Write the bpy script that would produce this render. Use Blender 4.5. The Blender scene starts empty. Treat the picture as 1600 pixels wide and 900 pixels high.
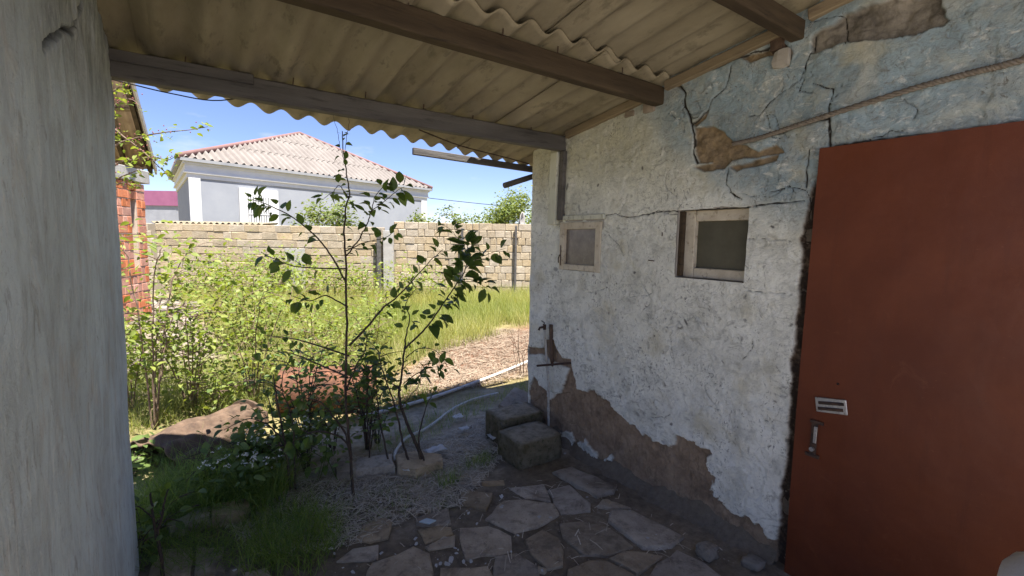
import bpy, math, random
import numpy as np
from mathutils import Matrix, Vector
rng = np.random.default_rng(7); random.seed(7)
scene = bpy.context.scene
col = scene.collection

# ------------------------------------------------------------------ camera
F, CX, CY, CAMH = 725.0, 800.0, 450.0, 1.55            # focal length in px of the 1600 px wide photograph
def _d(p): return np.array([p[0]-CX, CY-p[1], -F])
_y = _d((290, 367)); _y /= np.linalg.norm(_y)            # vanishing point along the outbuilding wall
_x = _d((1817, 393)); _x -= _y*(_x@_y); _x /= np.linalg.norm(_x)
ROT = np.array([_x, _y, np.cross(_x, _y)])
CAM = np.array([0, 0, CAMH])
cam = bpy.data.cameras.new('camera'); cam.sensor_width = 36; cam.lens = 36*F/1600
cam.clip_start = 0.02; cam.clip_end = 2000
camo = bpy.data.objects.new('camera', cam); col.objects.link(camo)
M4 = np.eye(4); M4[:3, :3] = ROT; M4[:3, 3] = CAM
camo.matrix_world = Matrix(M4.tolist())
scene.camera = camo
scene.render.resolution_x, scene.render.resolution_y = 1024, 576

# ------------------------------------------------------------------ light
SUN = np.array([0.10, -0.78, 2.10]); SUN /= np.linalg.norm(SUN)
SUN_STRENGTH, SKY_STRENGTH, EXPOSURE = 4.6, 0.062, 1.75
w = bpy.data.worlds.new('World'); scene.world = w; w.use_nodes = True
nt = w.node_tree; bgn = nt.nodes['Background']
sky = nt.nodes.new('ShaderNodeTexSky'); sky.sky_type = 'NISHITA'; sky.sun_disc = False
sky.sun_elevation = math.asin(SUN[2]); sky.sun_rotation = math.atan2(SUN[0], SUN[1])
sky.air_density = 1.0; sky.dust_density = 0.0; sky.ozone_density = 1.2; sky.altitude = 600
def wn(t): return nt.nodes.new(t)
tint = wn('ShaderNodeMix'); tint.data_type = 'RGBA'; tint.blend_type = 'MULTIPLY'; tint.inputs[0].default_value = 1; tint.inputs[7].default_value = (.76, .76, 1.0, 1)
nt.links.new(sky.outputs[0], tint.inputs[6])
tcw = wn('ShaderNodeTexCoord'); mpw = wn('ShaderNodeMapping'); mpw.inputs['Scale'].default_value = (1.6, 1.6, 5.5); nzw = wn('ShaderNodeTexNoise'); nzw.inputs['Scale'].default_value = 2.6; nzw.inputs['Detail'].default_value = 7; nzw.inputs['Roughness'].default_value = .58
mrw = wn('ShaderNodeMapRange'); mrw.inputs['From Min'].default_value = .56; mrw.inputs['From Max'].default_value = .78; mrw.inputs['To Max'].default_value = .45
cld = wn('ShaderNodeMix'); cld.data_type = 'RGBA'; cld.inputs[7].default_value = (6.5, 6.3, 6.6, 1)          # thin scattered cloud all round the sky
nt.links.new(tcw.outputs['Generated'], mpw.inputs[0]); nt.links.new(mpw.outputs[0], nzw.inputs['Vector']); nt.links.new(nzw.outputs['Fac'], mrw.inputs[0]); nt.links.new(mrw.outputs[0], cld.inputs[0])
nt.links.new(tint.outputs[2], cld.inputs[6]); nt.links.new(cld.outputs[2], bgn.inputs[0]); bgn.inputs[1].default_value = SKY_STRENGTH
sl = bpy.data.lights.new('sun', 'SUN'); sl.energy = SUN_STRENGTH; sl.angle = math.radians(0.53); sl.color = (1.0, 0.95, 0.87)
so = bpy.data.objects.new('sun', sl); col.objects.link(so); so.location = (0, 0, 30)
so.rotation_euler = Vector(SUN.tolist()).to_track_quat('Z', 'Y').to_euler()
vs = scene.view_settings
vs.view_transform = 'Standard'; vs.look = 'None'; vs.exposure = EXPOSURE; vs.gamma = 1.0; vs.use_curve_mapping = False

# ------------------------------------------------------------------ pixel helpers
def ray(px, py): return ROT@np.array([px-CX, CY-py, -F])
def onX(px, py, X): d = ray(px, py); return CAM+d*(X/d[0])
def onY(px, py, Y): d = ray(px, py); return CAM+d*(Y/d[1])
def G(px, py, Z=0.0): d = ray(px, py); return CAM+d*((Z-CAMH)/d[2])
def P(px, py, zc): return CAM+ray(px, py)*(zc/F)
def crop(x0, y0, s, pts): return [(x0+a/s, y0+b/s) for a, b in pts]

# ------------------------------------------------------------------ objects
def tag(o, label=None, cat=None, group=None, kind=None):
    if label: o['label'] = label
    if cat: o['category'] = cat
    if group: o['group'] = group
    if kind: o['kind'] = kind
    return o
def empty(name, loc=(0, 0, 0), label=None, cat=None, group=None):
    o = bpy.data.objects.new(name, None); col.objects.link(o); o.location = tuple(float(v) for v in loc)
    o.empty_display_size = 0.1
    return tag(o, label, cat, group)
def world_of(o):
    m = Matrix.LocRotScale(o.location, o.rotation_euler, o.scale)
    if o.parent: m = world_of(o.parent)@o.matrix_parent_inverse@m
    return m
def mesh_np(name, V, Fc, smooth=False, attrs=None, uvfaces=None):
    """V (n,3), Fc (m,k) int array with constant k"""
    V = np.asarray(V, np.float32); Fc = np.asarray(Fc, np.int32)
    me = bpy.data.meshes.new(name); k = Fc.shape[1]
    me.vertices.add(len(V)); me.vertices.foreach_set('co', V.ravel())
    me.loops.add(Fc.size); me.loops.foreach_set('vertex_index', Fc.ravel())
    me.polygons.add(len(Fc)); me.polygons.foreach_set('loop_start', np.arange(0, Fc.size, k, dtype=np.int32))
    me.update(calc_edges=True); me.validate()
    if smooth: me.polygons.foreach_set('use_smooth', np.ones(len(me.polygons), bool))
    for n, a in (attrs or {}).items():
        a = np.asarray(a, np.float32)
        if a.ndim == 1:
            me.attributes.new(n, 'FLOAT', 'POINT').data.foreach_set('value', a)
        else:
            me.attributes.new(n, 'FLOAT_COLOR', 'POINT').data.foreach_set('color', np.c_[a, np.ones(len(a))].astype(np.float32).ravel())
    return me
def nrm(v): v = np.asarray(v, float); return v/(np.linalg.norm(v)+1e-12)

class MB:
    def __init__(s): s.v = []; s.f = []
    def add(s, V, Fs):
        n = len(s.v); s.v += [tuple(float(c) for c in p) for p in V]; s.f += [tuple(n+i for i in f) for f in Fs]; return s
    def box(s, c, size, ax=None, bev=0.0):
        ax = np.eye(3) if ax is None else np.asarray(ax); h = np.asarray(size)/2
        if bev <= 0:
            V = [np.asarray(c)+ax.T@(h*np.array(q)) for q in [(-1,-1,-1),(1,-1,-1),(1,1,-1),(-1,1,-1),(-1,-1,1),(1,-1,1),(1,1,1),(-1,1,1)]]
            return s.add(V, [(0,3,2,1),(4,5,6,7),(0,1,5,4),(1,2,6,5),(2,3,7,6),(3,0,4,7)])
        V = []; idx = {}
        for sx in (-1, 1):
            for sy in (-1, 1):
                for sz in (-1, 1):
                    for k in range(3):
                        e = np.array([h[0]-bev, h[1]-bev, h[2]-bev]); e[k] = h[k]
                        idx[(sx, sy, sz, k)] = len(V); V.append(np.asarray(c)+ax.T@(e*np.array([sx, sy, sz])))
        Fs = []
        for k in range(3):
            a, b = [i for i in range(3) if i != k]
            for sg in (-1, 1):
                q = []
                for (u, v) in ((-1,-1),(1,-1),(1,1),(-1,1)):
                    t = [0,0,0]; t[k] = sg; t[a] = u; t[b] = v; q.append(idx[(*t, k)])
                flip = (sg > 0) == (k == 1)
                Fs.append(tuple(q[::-1]) if flip else tuple(q))
                for u in (-1, 1):
                    if k < a or True:
                        pass
        for k in range(3):       # edge faces: edge along axis k between faces a and b
            a, b = [i for i in range(3) if i != k]
            for u in (-1, 1):
                for v in (-1, 1):
                    t0 = [0,0,0]; t0[a] = u; t0[b] = v; t1 = list(t0); t0[k] = -1; t1[k] = 1
                    Fs.append((idx[(*t0, a)], idx[(*t1, a)], idx[(*t1, b)], idx[(*t0, b)]))
        for sx in (-1, 1):
            for sy in (-1, 1):
                for sz in (-1, 1): Fs.append(tuple(idx[(sx, sy, sz, k)] for k in range(3)))
        return s.add(V, Fs)
    def beam(s, a, b, w, h, up=(0,0,1), bev=0.0):
        a = np.asarray(a, float); b = np.asarray(b, float); d = nrm(b-a)
        x = nrm(np.cross(d, up)); u = np.cross(x, d)
        return s.box((a+b)/2, (np.linalg.norm(b-a), w, h), np.array([d, x, u]), bev)
    def tube(s, pts, rad, n=6, cap=True):
        pts = np.asarray(pts, float); m = len(pts); rad = np.broadcast_to(np.asarray(rad, float), (m,))
        T = np.gradient(pts, axis=0) if m > 2 else np.repeat((pts[1]-pts[0])[None], m, 0)
        ref = np.array([0.31, 0.2, 0.93]); V = []
        u = np.cross(nrm(T[0]), ref); u = nrm(u)
        for i in range(m):
            t = nrm(T[i]); u = nrm(u-t*(u@t)); v = np.cross(t, u)
            for k in range(n):
                a = 2*math.pi*k/n; V.append(pts[i]+rad[i]*(math.cos(a)*u+math.sin(a)*v))
        Fs = [(i*n+k, i*n+(k+1) % n, (i+1)*n+(k+1) % n, (i+1)*n+k) for i in range(m-1) for k in range(n)]
        if cap: Fs += [tuple(range(n))[::-1], tuple((m-1)*n+k for k in range(n))]
        return s.add(V, Fs)
    def mesh(s, name, smooth=False):
        me = bpy.data.meshes.new(name); me.from_pydata(s.v, [], s.f); me.validate(); me.update()
        if smooth: me.polygons.foreach_set('use_smooth', np.ones(len(me.polygons), bool))
        return me
    def build(s, name, mat, parent=None, smooth=False, fix=True):
        me = s.mesh(name, smooth)
        if fix:
            import bmesh
            bm = bmesh.new(); bm.from_mesh(me); bmesh.ops.recalc_face_normals(bm, faces=bm.faces); bm.to_mesh(me); bm.free()
        return link(name, me, mat, parent)
def link(name, me, mat=None, parent=None):
    o = bpy.data.objects.new(name, me); col.objects.link(o)
    if mat and not me.materials: me.materials.append(mat)
    if parent:
        o.parent = parent; o.matrix_parent_inverse = world_of(parent).inverted()
    return o
def place(o, loc, ax=None, scale=(1, 1, 1)):
    """set the local matrix (world, because parent inverse is set)"""
    m = np.eye(4); A = np.eye(3) if ax is None else np.asarray(ax).T
    m[:3, :3] = A*np.asarray(scale)[None, :]; m[:3, 3] = loc
    o.matrix_basis = Matrix(m.tolist())
def smoothpath(pts, n=6):
    pts = np.asarray(pts, float); m = len(pts); out = []
    for i in range(m-1):
        p0, p1, p2, p3 = pts[max(i-1, 0)], pts[i], pts[i+1], pts[min(i+2, m-1)]
        for k in range(n):
            t = k/n
            out.append(0.5*((2*p1)+(-p0+p2)*t+(2*p0-5*p1+4*p2-p3)*t*t+(-p0+3*p1-3*p2+p3)*t**3))
    out.append(pts[-1]); return np.array(out)

# ------------------------------------------------------------------ numpy noise
_perm = rng.random((257, 257))
def vnoise(x, y):
    xi = np.floor(x).astype(int); yi = np.floor(y).astype(int); fx = x-xi; fy = y-yi
    fx = fx*fx*(3-2*fx); fy = fy*fy*(3-2*fy); g = lambda a, b: _perm[a % 256, b % 256]
    return (g(xi, yi)*(1-fx)+g(xi+1, yi)*fx)*(1-fy)+(g(xi, yi+1)*(1-fx)+g(xi+1, yi+1)*fx)*fy
def fbm(x, y, oct=4):
    s = 0; a = 0.5; t = 0
    for i in range(oct): s = s+a*vnoise(x*2**i+17*i, y*2**i+31*i); t += a; a *= 0.5
    return s/t-0.5
def seg_dist(px, py, poly, closed=False):
    d = np.full(px.shape, 1e9); n = len(poly)
    for i in range(n if closed else n-1):
        ax, ay = poly[i]; bx, by = poly[(i+1) % n]; ex, ey = bx-ax, by-ay
        t = np.clip(((px-ax)*ex+(py-ay)*ey)/(ex*ex+ey*ey+1e-12), 0, 1)
        d = np.minimum(d, (px-ax-t*ex)**2+(py-ay-t*ey)**2)
    return np.sqrt(d)
def inside(px, py, poly):
    r = np.zeros(px.shape, bool); n = len(poly)
    for i in range(n):
        ax, ay = poly[i]; bx, by = poly[(i+1) % n]
        c = ((ay > py) != (by > py)); r ^= c & (px < (bx-ax)*(py-ay)/(by-ay+1e-12)+ax)
    return r
def sdf(px, py, poly):       # > 0 inside
    d = seg_dist(px, py, poly, True); return np.where(inside(px, py, poly), d, -d)
def sstep(a, b, x): t = np.clip((x-a)/(b-a), 0, 1); return t*t*(3-2*t)

# ------------------------------------------------------------------ materials
class NB:
    def __init__(s, name):
        s.m = bpy.data.materials.new(name); s.m.use_nodes = True; s.t = s.m.node_tree; s.bs = s.t.nodes['Principled BSDF']
        s.out = s.t.nodes['Material Output']
        s.bs.inputs['Specular IOR Level'].default_value = 0.3
    def n(s, typ, **kw):
        nd = s.t.nodes.new(typ)
        for k, v in kw.items(): setattr(nd, k, v)
        return nd
    def put(s, sock, v):
        if hasattr(v, 'is_output'): s.t.links.new(v, sock)
        else: sock.default_value = v
    def pos(s, kind='world'):
        if kind == 'world': return s.n('ShaderNodeNewGeometry').outputs['Position']
        return s.n('ShaderNodeTexCoord').outputs['Object']
    def mapv(s, v, scale=(1, 1, 1), loc=(0, 0, 0)):
        m = s.n('ShaderNodeMapping'); s.put(m.inputs['Vector'], v); m.inputs['Scale'].default_value = scale; s.put(m.inputs['Location'], loc); return m.outputs[0]
    def noise(s, v, scale, detail=4, rough=0.6, dist=0.0):
        t = s.n('ShaderNodeTexNoise'); s.put(t.inputs['Vector'], v); t.inputs['Scale'].default_value = scale
        t.inputs['Detail'].default_value = detail; t.inputs['Roughness'].default_value = rough; t.inputs['Distortion'].default_value = dist
        return t.outputs['Fac']
    def ramp(s, f, lo, hi, a=0.0, b=1.0):
        r = s.n('ShaderNodeMapRange'); s.put(r.inputs['Value'], f); r.inputs['From Min'].default_value = lo; r.inputs['From Max'].default_value = hi
        r.inputs['To Min'].default_value = a; r.inputs['To Max'].default_value = b; return r.outputs[0]
    def mix(s, f, a, b, mode='MIX'):
        m = s.n('ShaderNodeMix', data_type='RGBA', blend_type=mode)
        s.put(m.inputs[0], f)
        for sk, v in ((m.inputs[6], a), (m.inputs[7], b)): s.put(sk, v if hasattr(v, 'is_output') else (*v, 1))
        return m.outputs[2]
    def math(s, op, a, b=0.0):
        m = s.n('ShaderNodeMath', operation=op); s.put(m.inputs[0], a); s.put(m.inputs[1], b); return m.outputs[0]
    def attr(s, name): return s.n('ShaderNodeAttribute', attribute_name=name).outputs
    def rand(s): return s.n('ShaderNodeObjectInfo').outputs['Random']
    def bump(s, h, strength=0.3, dist=0.01, prev=None):
        b = s.n('ShaderNodeBump'); s.put(b.inputs['Height'], h); b.inputs['Strength'].default_value = strength; b.inputs['Distance'].default_value = dist
        if prev: s.put(b.inputs['Normal'], prev)
        return b.outputs[0]
    def done(s, color, rough=0.85, normal=None, metal=0.0, spec=None):
        s.put(s.bs.inputs['Base Color'], color if hasattr(color, 'is_output') else (*color, 1))
        s.put(s.bs.inputs['Roughness'], rough); s.bs.inputs['Metallic'].default_value = metal
        if normal: s.put(s.bs.inputs['Normal'], normal)
        if spec is not None: s.bs.inputs['Specular IOR Level'].default_value = spec
        return s.m
def simple(name, c1, c2, scale=6.0, rough=0.85, bump=0.3, bscale=None, bdist=0.01, stretch=(1, 1, 1), c3=None, metal=0.0, objrand=0.0, spec=None, space='world', lo=.35, hi=.68):
    b = NB(name); v = b.mapv(b.pos(space), stretch)
    if objrand:
        r = b.rand(); cmb = b.n('ShaderNodeCombineXYZ')
        for i, k in enumerate((37., 17., 53.)): b.put(cmb.inputs[i], b.math('MULTIPLY', r, k))
        va = b.n('ShaderNodeVectorMath', operation='ADD'); b.put(va.inputs[0], v); b.put(va.inputs[1], cmb.outputs[0]); v = va.outputs[0]
    c = b.mix(b.ramp(b.noise(v, scale, 6, .62), lo, hi), c1, c2)
    if c3: c = b.mix(b.ramp(b.noise(v, scale*3.1, 5, .7), .55, .72), c, c3)
    if objrand:
        hsv = b.n('ShaderNodeHueSaturation'); b.put(hsv.inputs['Color'], c)
        b.put(hsv.inputs['Value'], b.ramp(r, 0, 1, 1-objrand, 1+objrand)); b.put(hsv.inputs['Saturation'], b.ramp(b.math('FRACT', b.math('MULTIPLY', r, 7.3)), 0, 1, .75, 1.15)); c = hsv.outputs[0]
    nrmal = b.bump(b.noise(v, bscale or scale*6, 6, .65), bump, bdist) if bump else None
    return b.done(c, rough, nrmal, metal, spec)

def leaf_mat(name, ca, cb, trans=0.35, rough=0.5, objrand=False, tc=None):
    b = NB(name)
    f = b.rand() if objrand else b.attr('tint')['Fac']
    c = b.mix(f, ca, cb)
    b.done(c, rough, spec=.35)
    tr = b.n('ShaderNodeBsdfTranslucent'); tcol = b.mix(1.0, c, tc or (1.35, 1.35, .45), 'MULTIPLY'); b.put(tr.inputs[0], tcol)
    mx = b.n('ShaderNodeMixShader'); mx.inputs[0].default_value = trans
    b.t.links.new(b.bs.outputs[0], mx.inputs[1]); b.t.links.new(tr.outputs[0], mx.inputs[2]); b.t.links.new(mx.outputs[0], b.out.inputs[0])
    return b.m

def mat_wall():
    b = NB('old_limewashed_plaster'); p = b.pos()
    def off(o, sc=(1, 1, 1)): return b.mapv(p, sc, o)
    big = b.noise(p, 1.6, 5, .6); mid = b.noise(p, 7, 7, .7, .6); fine = b.noise(p, 38, 5, .7)
    st = b.noise(off((0, 0, 0), (1, 1.2, 1.9)), 12, 7, .74, 1.6)
    c = b.mix(b.ramp(big, .38, .64), (.76, .755, .67), (.86, .86, .775))
    yel = b.mix(b.ramp(mid, .38, .62), (.48, .46, .33), (.63, .615, .50))
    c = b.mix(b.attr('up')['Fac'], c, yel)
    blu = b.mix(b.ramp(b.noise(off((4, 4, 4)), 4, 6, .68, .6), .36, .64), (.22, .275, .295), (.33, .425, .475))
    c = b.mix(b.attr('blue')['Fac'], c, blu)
    c = b.mix(b.ramp(b.noise(off((9, 2, 5)), 3.4, 7, .72, 1.0), .47, .68, 0, .70), c, (.50, .50, .44))
    c = b.mix(b.ramp(mid, .50, .72, 0, .65), c, (.41, .41, .355))
    c = b.mix(b.ramp(b.noise(off((1, 8, 3), (1, 1, 1.5)), 9, 7, .72, 1.5), .56, .66, 0, .62), c, (.84, .83, .77))
    patch = b.ramp(b.noise(off((6, 1, 8)), 2.3, 5, .62, .7), .40, .62, .12, 1.0)
    c = b.mix(b.math('MULTIPLY', b.ramp(st, .51, .67, 0, .9), patch), c, (.22, .215, .185))
    patch2 = b.ramp(b.noise(off((2, 5, 4)), 3.1, 5, .62, .7), .42, .60, .10, 1.0)
    c = b.mix(b.math('MULTIPLY', b.ramp(b.noise(off((3, 7, 1), (1, 1.5, 1.1)), 20, 5, .78, 2.4), .55, .64, 0, .95), patch2), c, (.13, .125, .108))
    c = b.mix(b.ramp(b.noise(p, 4.2, 4, .6), .56, .74, 0, .6), c, (.56, .51, .35))
    c = b.mix(b.ramp(fine, .58, .78, 0, .4), c, (.84, .83, .77))
    c = b.mix(b.attr('fleck')['Fac'], c, (.05, .046, .042))
    brown = b.mix(b.ramp(b.noise(p, 9, 7, .72), .35, .66), (.22, .155, .105), (.39, .29, .20))
    brown = b.mix(b.ramp(b.noise(off((0, 0, 0), (1, 1, .45)), 26, 6, .74), .52, .72, 0, .75), brown, (.105, .078, .056))
    brown = b.mix(b.ramp(b.noise(off((2, 2, 2)), 60, 4, .7), .60, .75, 0, .6), brown, (.42, .33, .24))
    c = b.mix(b.attr('bare')['Fac'], c, brown)
    tan = b.mix(b.ramp(b.noise(p, 16, 7, .74), .38, .64), (.33, .245, .145), (.18, .135, .088))
    c = b.mix(b.attr('tan')['Fac'], c, tan)
    gs = b.mix(b.ramp(b.noise(p, 11, 7, .74), .36, .64), (.13, .115, .098), (.32, .285, .235))
    c = b.mix(b.attr('rock')['Fac'], c, gs)
    c = b.mix(b.ramp(b.math('MULTIPLY', b.attr('jamb')['Fac'], b.ramp(b.noise(p, 20, 6, .75), .3, .6, .45, 1)), .2, .8), c, (.055, .04, .03))
    c = b.mix(b.ramp(b.attr('crack')['Fac'], .0016, .0046, 1, 0), c, (.035, .03, .025))
    n1 = b.bump(b.noise(p, 75, 7, .75), .6, .006); n2 = b.bump(st, .7, .012, n1); n3 = b.bump(b.noise(p, 22, 6, .7, 1.0), .55, .014, n2)
    return b.done(c, .92, n3, spec=.15)
def mat_pier():
    b = NB('grey_streaked_plaster'); p = b.pos()
    def off(o, sc=(1, 1, 1)): return b.mapv(p, sc, o)
    s1 = b.noise(off((0, 0, 0), (1, 1.6, .8)), 5, 7, .68, .9); s2 = b.noise(off((0, 0, 0), (1, 1.5, .42)), 20, 6, .72, .8); big = b.noise(p, 1.7, 4, .6)
    c = b.mix(b.ramp(big, .35, .66), (.55, .62, .62), (.72, .82, .83))
    c = b.mix(b.ramp(s1, .46, .68, 0, .68), c, (.40, .43, .42))
    c = b.mix(b.ramp(s2, .54, .70, 0, .6), c, (.84, .86, .82))
    c = b.mix(b.ramp(b.noise(off((5, 1, 2), (1, 1.5, .6)), 13, 7, .76, 1.2), .55, .68, 0, .7), c, (.29, .30, .285))
    c = b.mix(b.ramp(b.noise(off((1, 6, 4), (1, 1, .7)), 6, 6, .7, .5), .54, .72, 0, .5), c, (.54, .46, .37))
    c = b.mix(b.ramp(b.noise(off((7, 7, 7)), 70, 5, .75), .60, .74, 0, .6), c, (.80, .81, .77))
    c = b.mix(b.ramp(b.noise(off((3, 3, 3)), 110, 4, .7), .62, .74, 0, .6), c, (.13, .13, .12))
    c = b.mix(b.attr('rough')['Fac'], c, b.mix(b.ramp(b.noise(off((2, 9, 1), (1, 2.0, .4)), 15, 6, .72, .6), .38, .62), (.15, .15, .13), (.44, .45, .42)))
    c = b.mix(b.attr('crack')['Fac'], c, (.03, .03, .027))
    n1 = b.bump(b.noise(p, 120, 6, .75), .5, .004); n2 = b.bump(s2, .6, .010, n1); n3 = b.bump(b.noise(p, 26, 6, .72, 1.0), .6, .010, n2)
    return b.done(c, .9, n3, spec=.2)
def mat_attrcol(name, rough=.95, bscale=60, bump=.5, bdist=.02):
    b = NB(name); p = b.pos(); c = b.attr('Col')['Color']
    f = b.noise(p, 18, 7, .7); c = b.mix(b.ramp(f, .35, .7), b.mix(1.0, c, (.68, .66, .64), 'MULTIPLY'), b.mix(1.0, c, (1.3, 1.28, 1.25), 'MULTIPLY'))
    return b.done(c, rough, b.bump(b.noise(p, bscale, 7, .7), bump, bdist), spec=.15)

MT = {}
MT['wall'] = mat_wall(); MT['pier'] = mat_pier(); MT['ground'] = mat_attrcol('garden_soil')
MT['core'] = simple('rough_masonry', (.32, .29, .25), (.42, .39, .34), 5, bump=.5, bscale=30)
MT['skirt'] = simple('damp_mortar', (.15, .12, .085), (.21, .17, .125), 30, bump=1.0, bscale=70, c3=(.11, .095, .065))
MT['timber'] = simple('weathered_timber', (.042, .029, .017), (.085, .06, .036), 4, bump=.5, bscale=18, stretch=(.35, 3, 3), c3=(.026, .019, .013))
MT['timber_dark'] = simple('grey_timber', (.085, .078, .074), (.145, .135, .125), 4, bump=.5, bscale=18, stretch=(.35, 3, 3), c3=(.045, .041, .039))
MT['timber_y'] = simple('batten_timber', (.20, .155, .095), (.30, .235, .15), 4, bump=.4, bscale=18, stretch=(3, .35, 3), c3=(.15, .11, .075))
MT['paint_wood'] = simple('flaking_cream_paint', (.50, .43, .32), (.66, .60, .48), 9, bump=.4, bscale=40, c3=(.24, .18, .12))
MT['paint_green'] = simple('old_greenish_paint', (.52, .52, .42), (.64, .64, .54), 8, bump=.3, bscale=40, c3=(.22, .19, .14), stretch=(1, 1, .4))
MT['asbestos'] = simple('asbestos_cement', (.21, .178, .118), (.335, .29, .20), 3.2, bump=.35, bscale=70, c3=(.13, .11, .075), stretch=(1.6, .5, 1), bdist=.004)
MT['glass_dirty'] = simple('dusty_glass', (.12, .10, .09), (.24, .20, .175), 11, rough=.25, bump=.05, spec=.5, c3=(.23, .20, .18))
MT['board_dark'] = simple('grimy_board', (.085, .078, .052), (.125, .115, .08), 5, rough=.6, bump=.15, spec=.3)
MT['door'] = simple('red_brown_door_paint', (.165, .040, .014), (.20, .052, .019), 2.2, rough=.48, bump=.06, bscale=140, bdist=.003, c3=(.16, .036, .018), spec=.35)
def mat_door():
    b = NB('red_brown_door_paint'); p = b.pos()
    c = b.mix(b.ramp(b.noise(p, 2.2, 6, .6), .35, .66), (.098, .023, .0078), (.138, .035, .012))
    c = b.mix(b.ramp(b.noise(b.mapv(p, (1, 3.5, .35)), 6, 6, .7), .52, .74, 0, .45), c, (.082, .021, .009))
    c = b.mix(b.ramp(b.noise(p, 9, 7, .75, 1.2), .60, .72, 0, .4), c, (.17, .058, .028))
    c = b.mix(b.ramp(b.noise(b.mapv(p, (1, .6, 3), (4, 1, 2)), 55, 4, .7, 2.0), .67, .73, 0, .55), c, (.30, .13, .075))
    c = b.mix(b.ramp(b.noise(p, 260, 3, .6), .55, .75, 0, .35), c, (.065, .017, .007))
    n1 = b.bump(b.noise(p, 180, 4, .6), .10, .002); n2 = b.bump(b.noise(p, 5, 3, .5), .35, .02, n1)
    return b.done(c, b.ramp(b.noise(p, 7, 6, .7), .3, .7, .42, .62), n2, spec=.35)
MT['door'] = mat_door()
MT['steel'] = simple('scuffed_steel', (.40, .38, .36), (.55, .53, .50), 30, rough=.42, bump=.2, metal=.7, c3=(.16, .08, .05))
MT['iron'] = simple('rusty_iron', (.035, .025, .02), (.09, .05, .032), 40, rough=.75, bump=.3)
MT['black'] = simple('black_void', (.012, .011, .01), (.02, .018, .016), 10, bump=0)
MT['stone'] = simple('paving_sandstone', (.28, .215, .135), (.42, .335, .225), 5, bump=.5, bscale=34, c3=(.15, .12, .085), objrand=.34, bdist=.012)
def dusty(name, c1, c2, c3, dust, scale=9, objrand=False):
    b = NB(name); p = b.pos(); c = b.mix(b.ramp(b.noise(p, scale, 7, .72), .36, .64), c1, c2); c = b.mix(b.ramp(b.noise(p, scale*3, 6, .72), .52, .68), c, c3)
    nz = b.n('ShaderNodeSeparateXYZ'); b.put(nz.inputs[0], b.n('ShaderNodeNewGeometry').outputs['Normal'])
    f = b.math('MULTIPLY', b.ramp(nz.outputs[2], .55, .95), b.ramp(b.noise(p, 16, 6, .7), .30, .58)); c = b.mix(f, c, dust)
    n1 = b.bump(b.noise(p, 90, 6, .75), .7, .008); return b.done(c, .95, b.bump(b.noise(p, 24, 7, .72), .9, .025, n1), spec=.1)
def mat_paving():
    b = NB('dirty_paving_stone'); p = b.pos(); r = b.rand()
    c = b.mix(b.ramp(b.noise(p, 5, 7, .7), .36, .64), (.27, .205, .13), (.43, .345, .235)); c = b.mix(b.ramp(b.noise(p, 15, 6, .72), .52, .68, 0, .8), c, (.16, .125, .085))
    hsv = b.n('ShaderNodeHueSaturation'); b.put(hsv.inputs['Color'], c); b.put(hsv.inputs['Value'], b.ramp(r, 0, 1, .8, 1.4)); b.put(hsv.inputs['Saturation'], b.ramp(b.math('FRACT', b.math('MULTIPLY', r, 7.3)), 0, 1, .6, 1.15)); c = hsv.outputs[0]
    c = b.mix(b.ramp(b.noise(p, 3.3, 8, .72, .6), .53, .66, 0, .75), c, (.17, .138, .10))          # trodden earth lying on the stones
    c = b.mix(b.ramp(b.noise(p, 85, 5, .75), .60, .72, 0, .6), c, (.11, .09, .065))
    n1 = b.bump(b.noise(p, 80, 6, .75), .6, .006); return b.done(c, .93, b.bump(b.noise(p, 20, 7, .72), .7, .018, n1), spec=.12)
MT['stone'] = mat_paving()
MT['mossy_old'] = simple('mossy_stone', (.10, .09, .055), (.19, .165, .125), 9, bump=.8, bscale=36, c3=(.06, .06, .028), bdist=.02)
MT['mossy'] = dusty('mossy_stone_block', (.11, .095, .055), (.23, .195, .135), (.06, .062, .026), (.36, .315, .24))
MT['lime'] = simple('coquina_limestone', (.38, .30, .20), (.48, .395, .275), 9, bump=.6, bscale=45, c3=(.36, .28, .19), objrand=.11, bdist=.02)
MT['mortar'] = simple('grey_mortar', (.25, .205, .15), (.32, .27, .205), 9, bump=.5)
MT['concrete'] = simple('raw_concrete', (.36, .34, .31), (.48, .455, .42), 6, bump=.4, bscale=50)
MT['brick'] = simple('red_clay_brick', (.44, .155, .085), (.56, .24, .14), 7, bump=.3, bscale=50, c3=(.50, .27, .18), objrand=.17)
MT['bmortar'] = simple('brick_mortar', (.46, .35, .28), (.56, .46, .38), 8, bump=.4)
MT['house'] = simple('pale_blue_render', (.27, .285, .315), (.315, .33, .355), 1.4, bump=.15, bscale=50)
MT['white'] = simple('white_paint', (.60, .60, .59), (.68, .68, .67), 2, bump=.1)
MT['hroof'] = simple('cream_slate', (.185, .163, .147), (.24, .215, .195), 1.1, bump=.2, c3=(.14, .12, .105))
MT['hridge'] = simple('red_ridge', (.20, .115, .105), (.26, .15, .135), 2, bump=.1)
MT['gutter'] = simple('grey_gutter', (.25, .255, .265), (.32, .325, .33), 3, bump=.1, rough=.6)
MT['wglass'] = simple('window_glass', (.10, .105, .115), (.15, .155, .165), 2, bump=0, rough=.5, spec=.25)
MT['pink'] = simple('magenta_sheet', (.28, .10, .185), (.33, .125, .215), 2, bump=.1)
MT['greywall'] = simple('grey_wall', (.28, .29, .32), (.35, .36, .39), 2, bump=.1)
MT['rust'] = simple('rust_sheet', (.07, .036, .024), (.21, .092, .052), 13, bump=.5, bscale=35, c3=(.085, .042, .028))
MT['rust_brown'] = simple('rust_brown', (.075, .05, .036), (.165, .11, .075), 14, bump=.5, bscale=35, c3=(.12, .07, .045))
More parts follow.
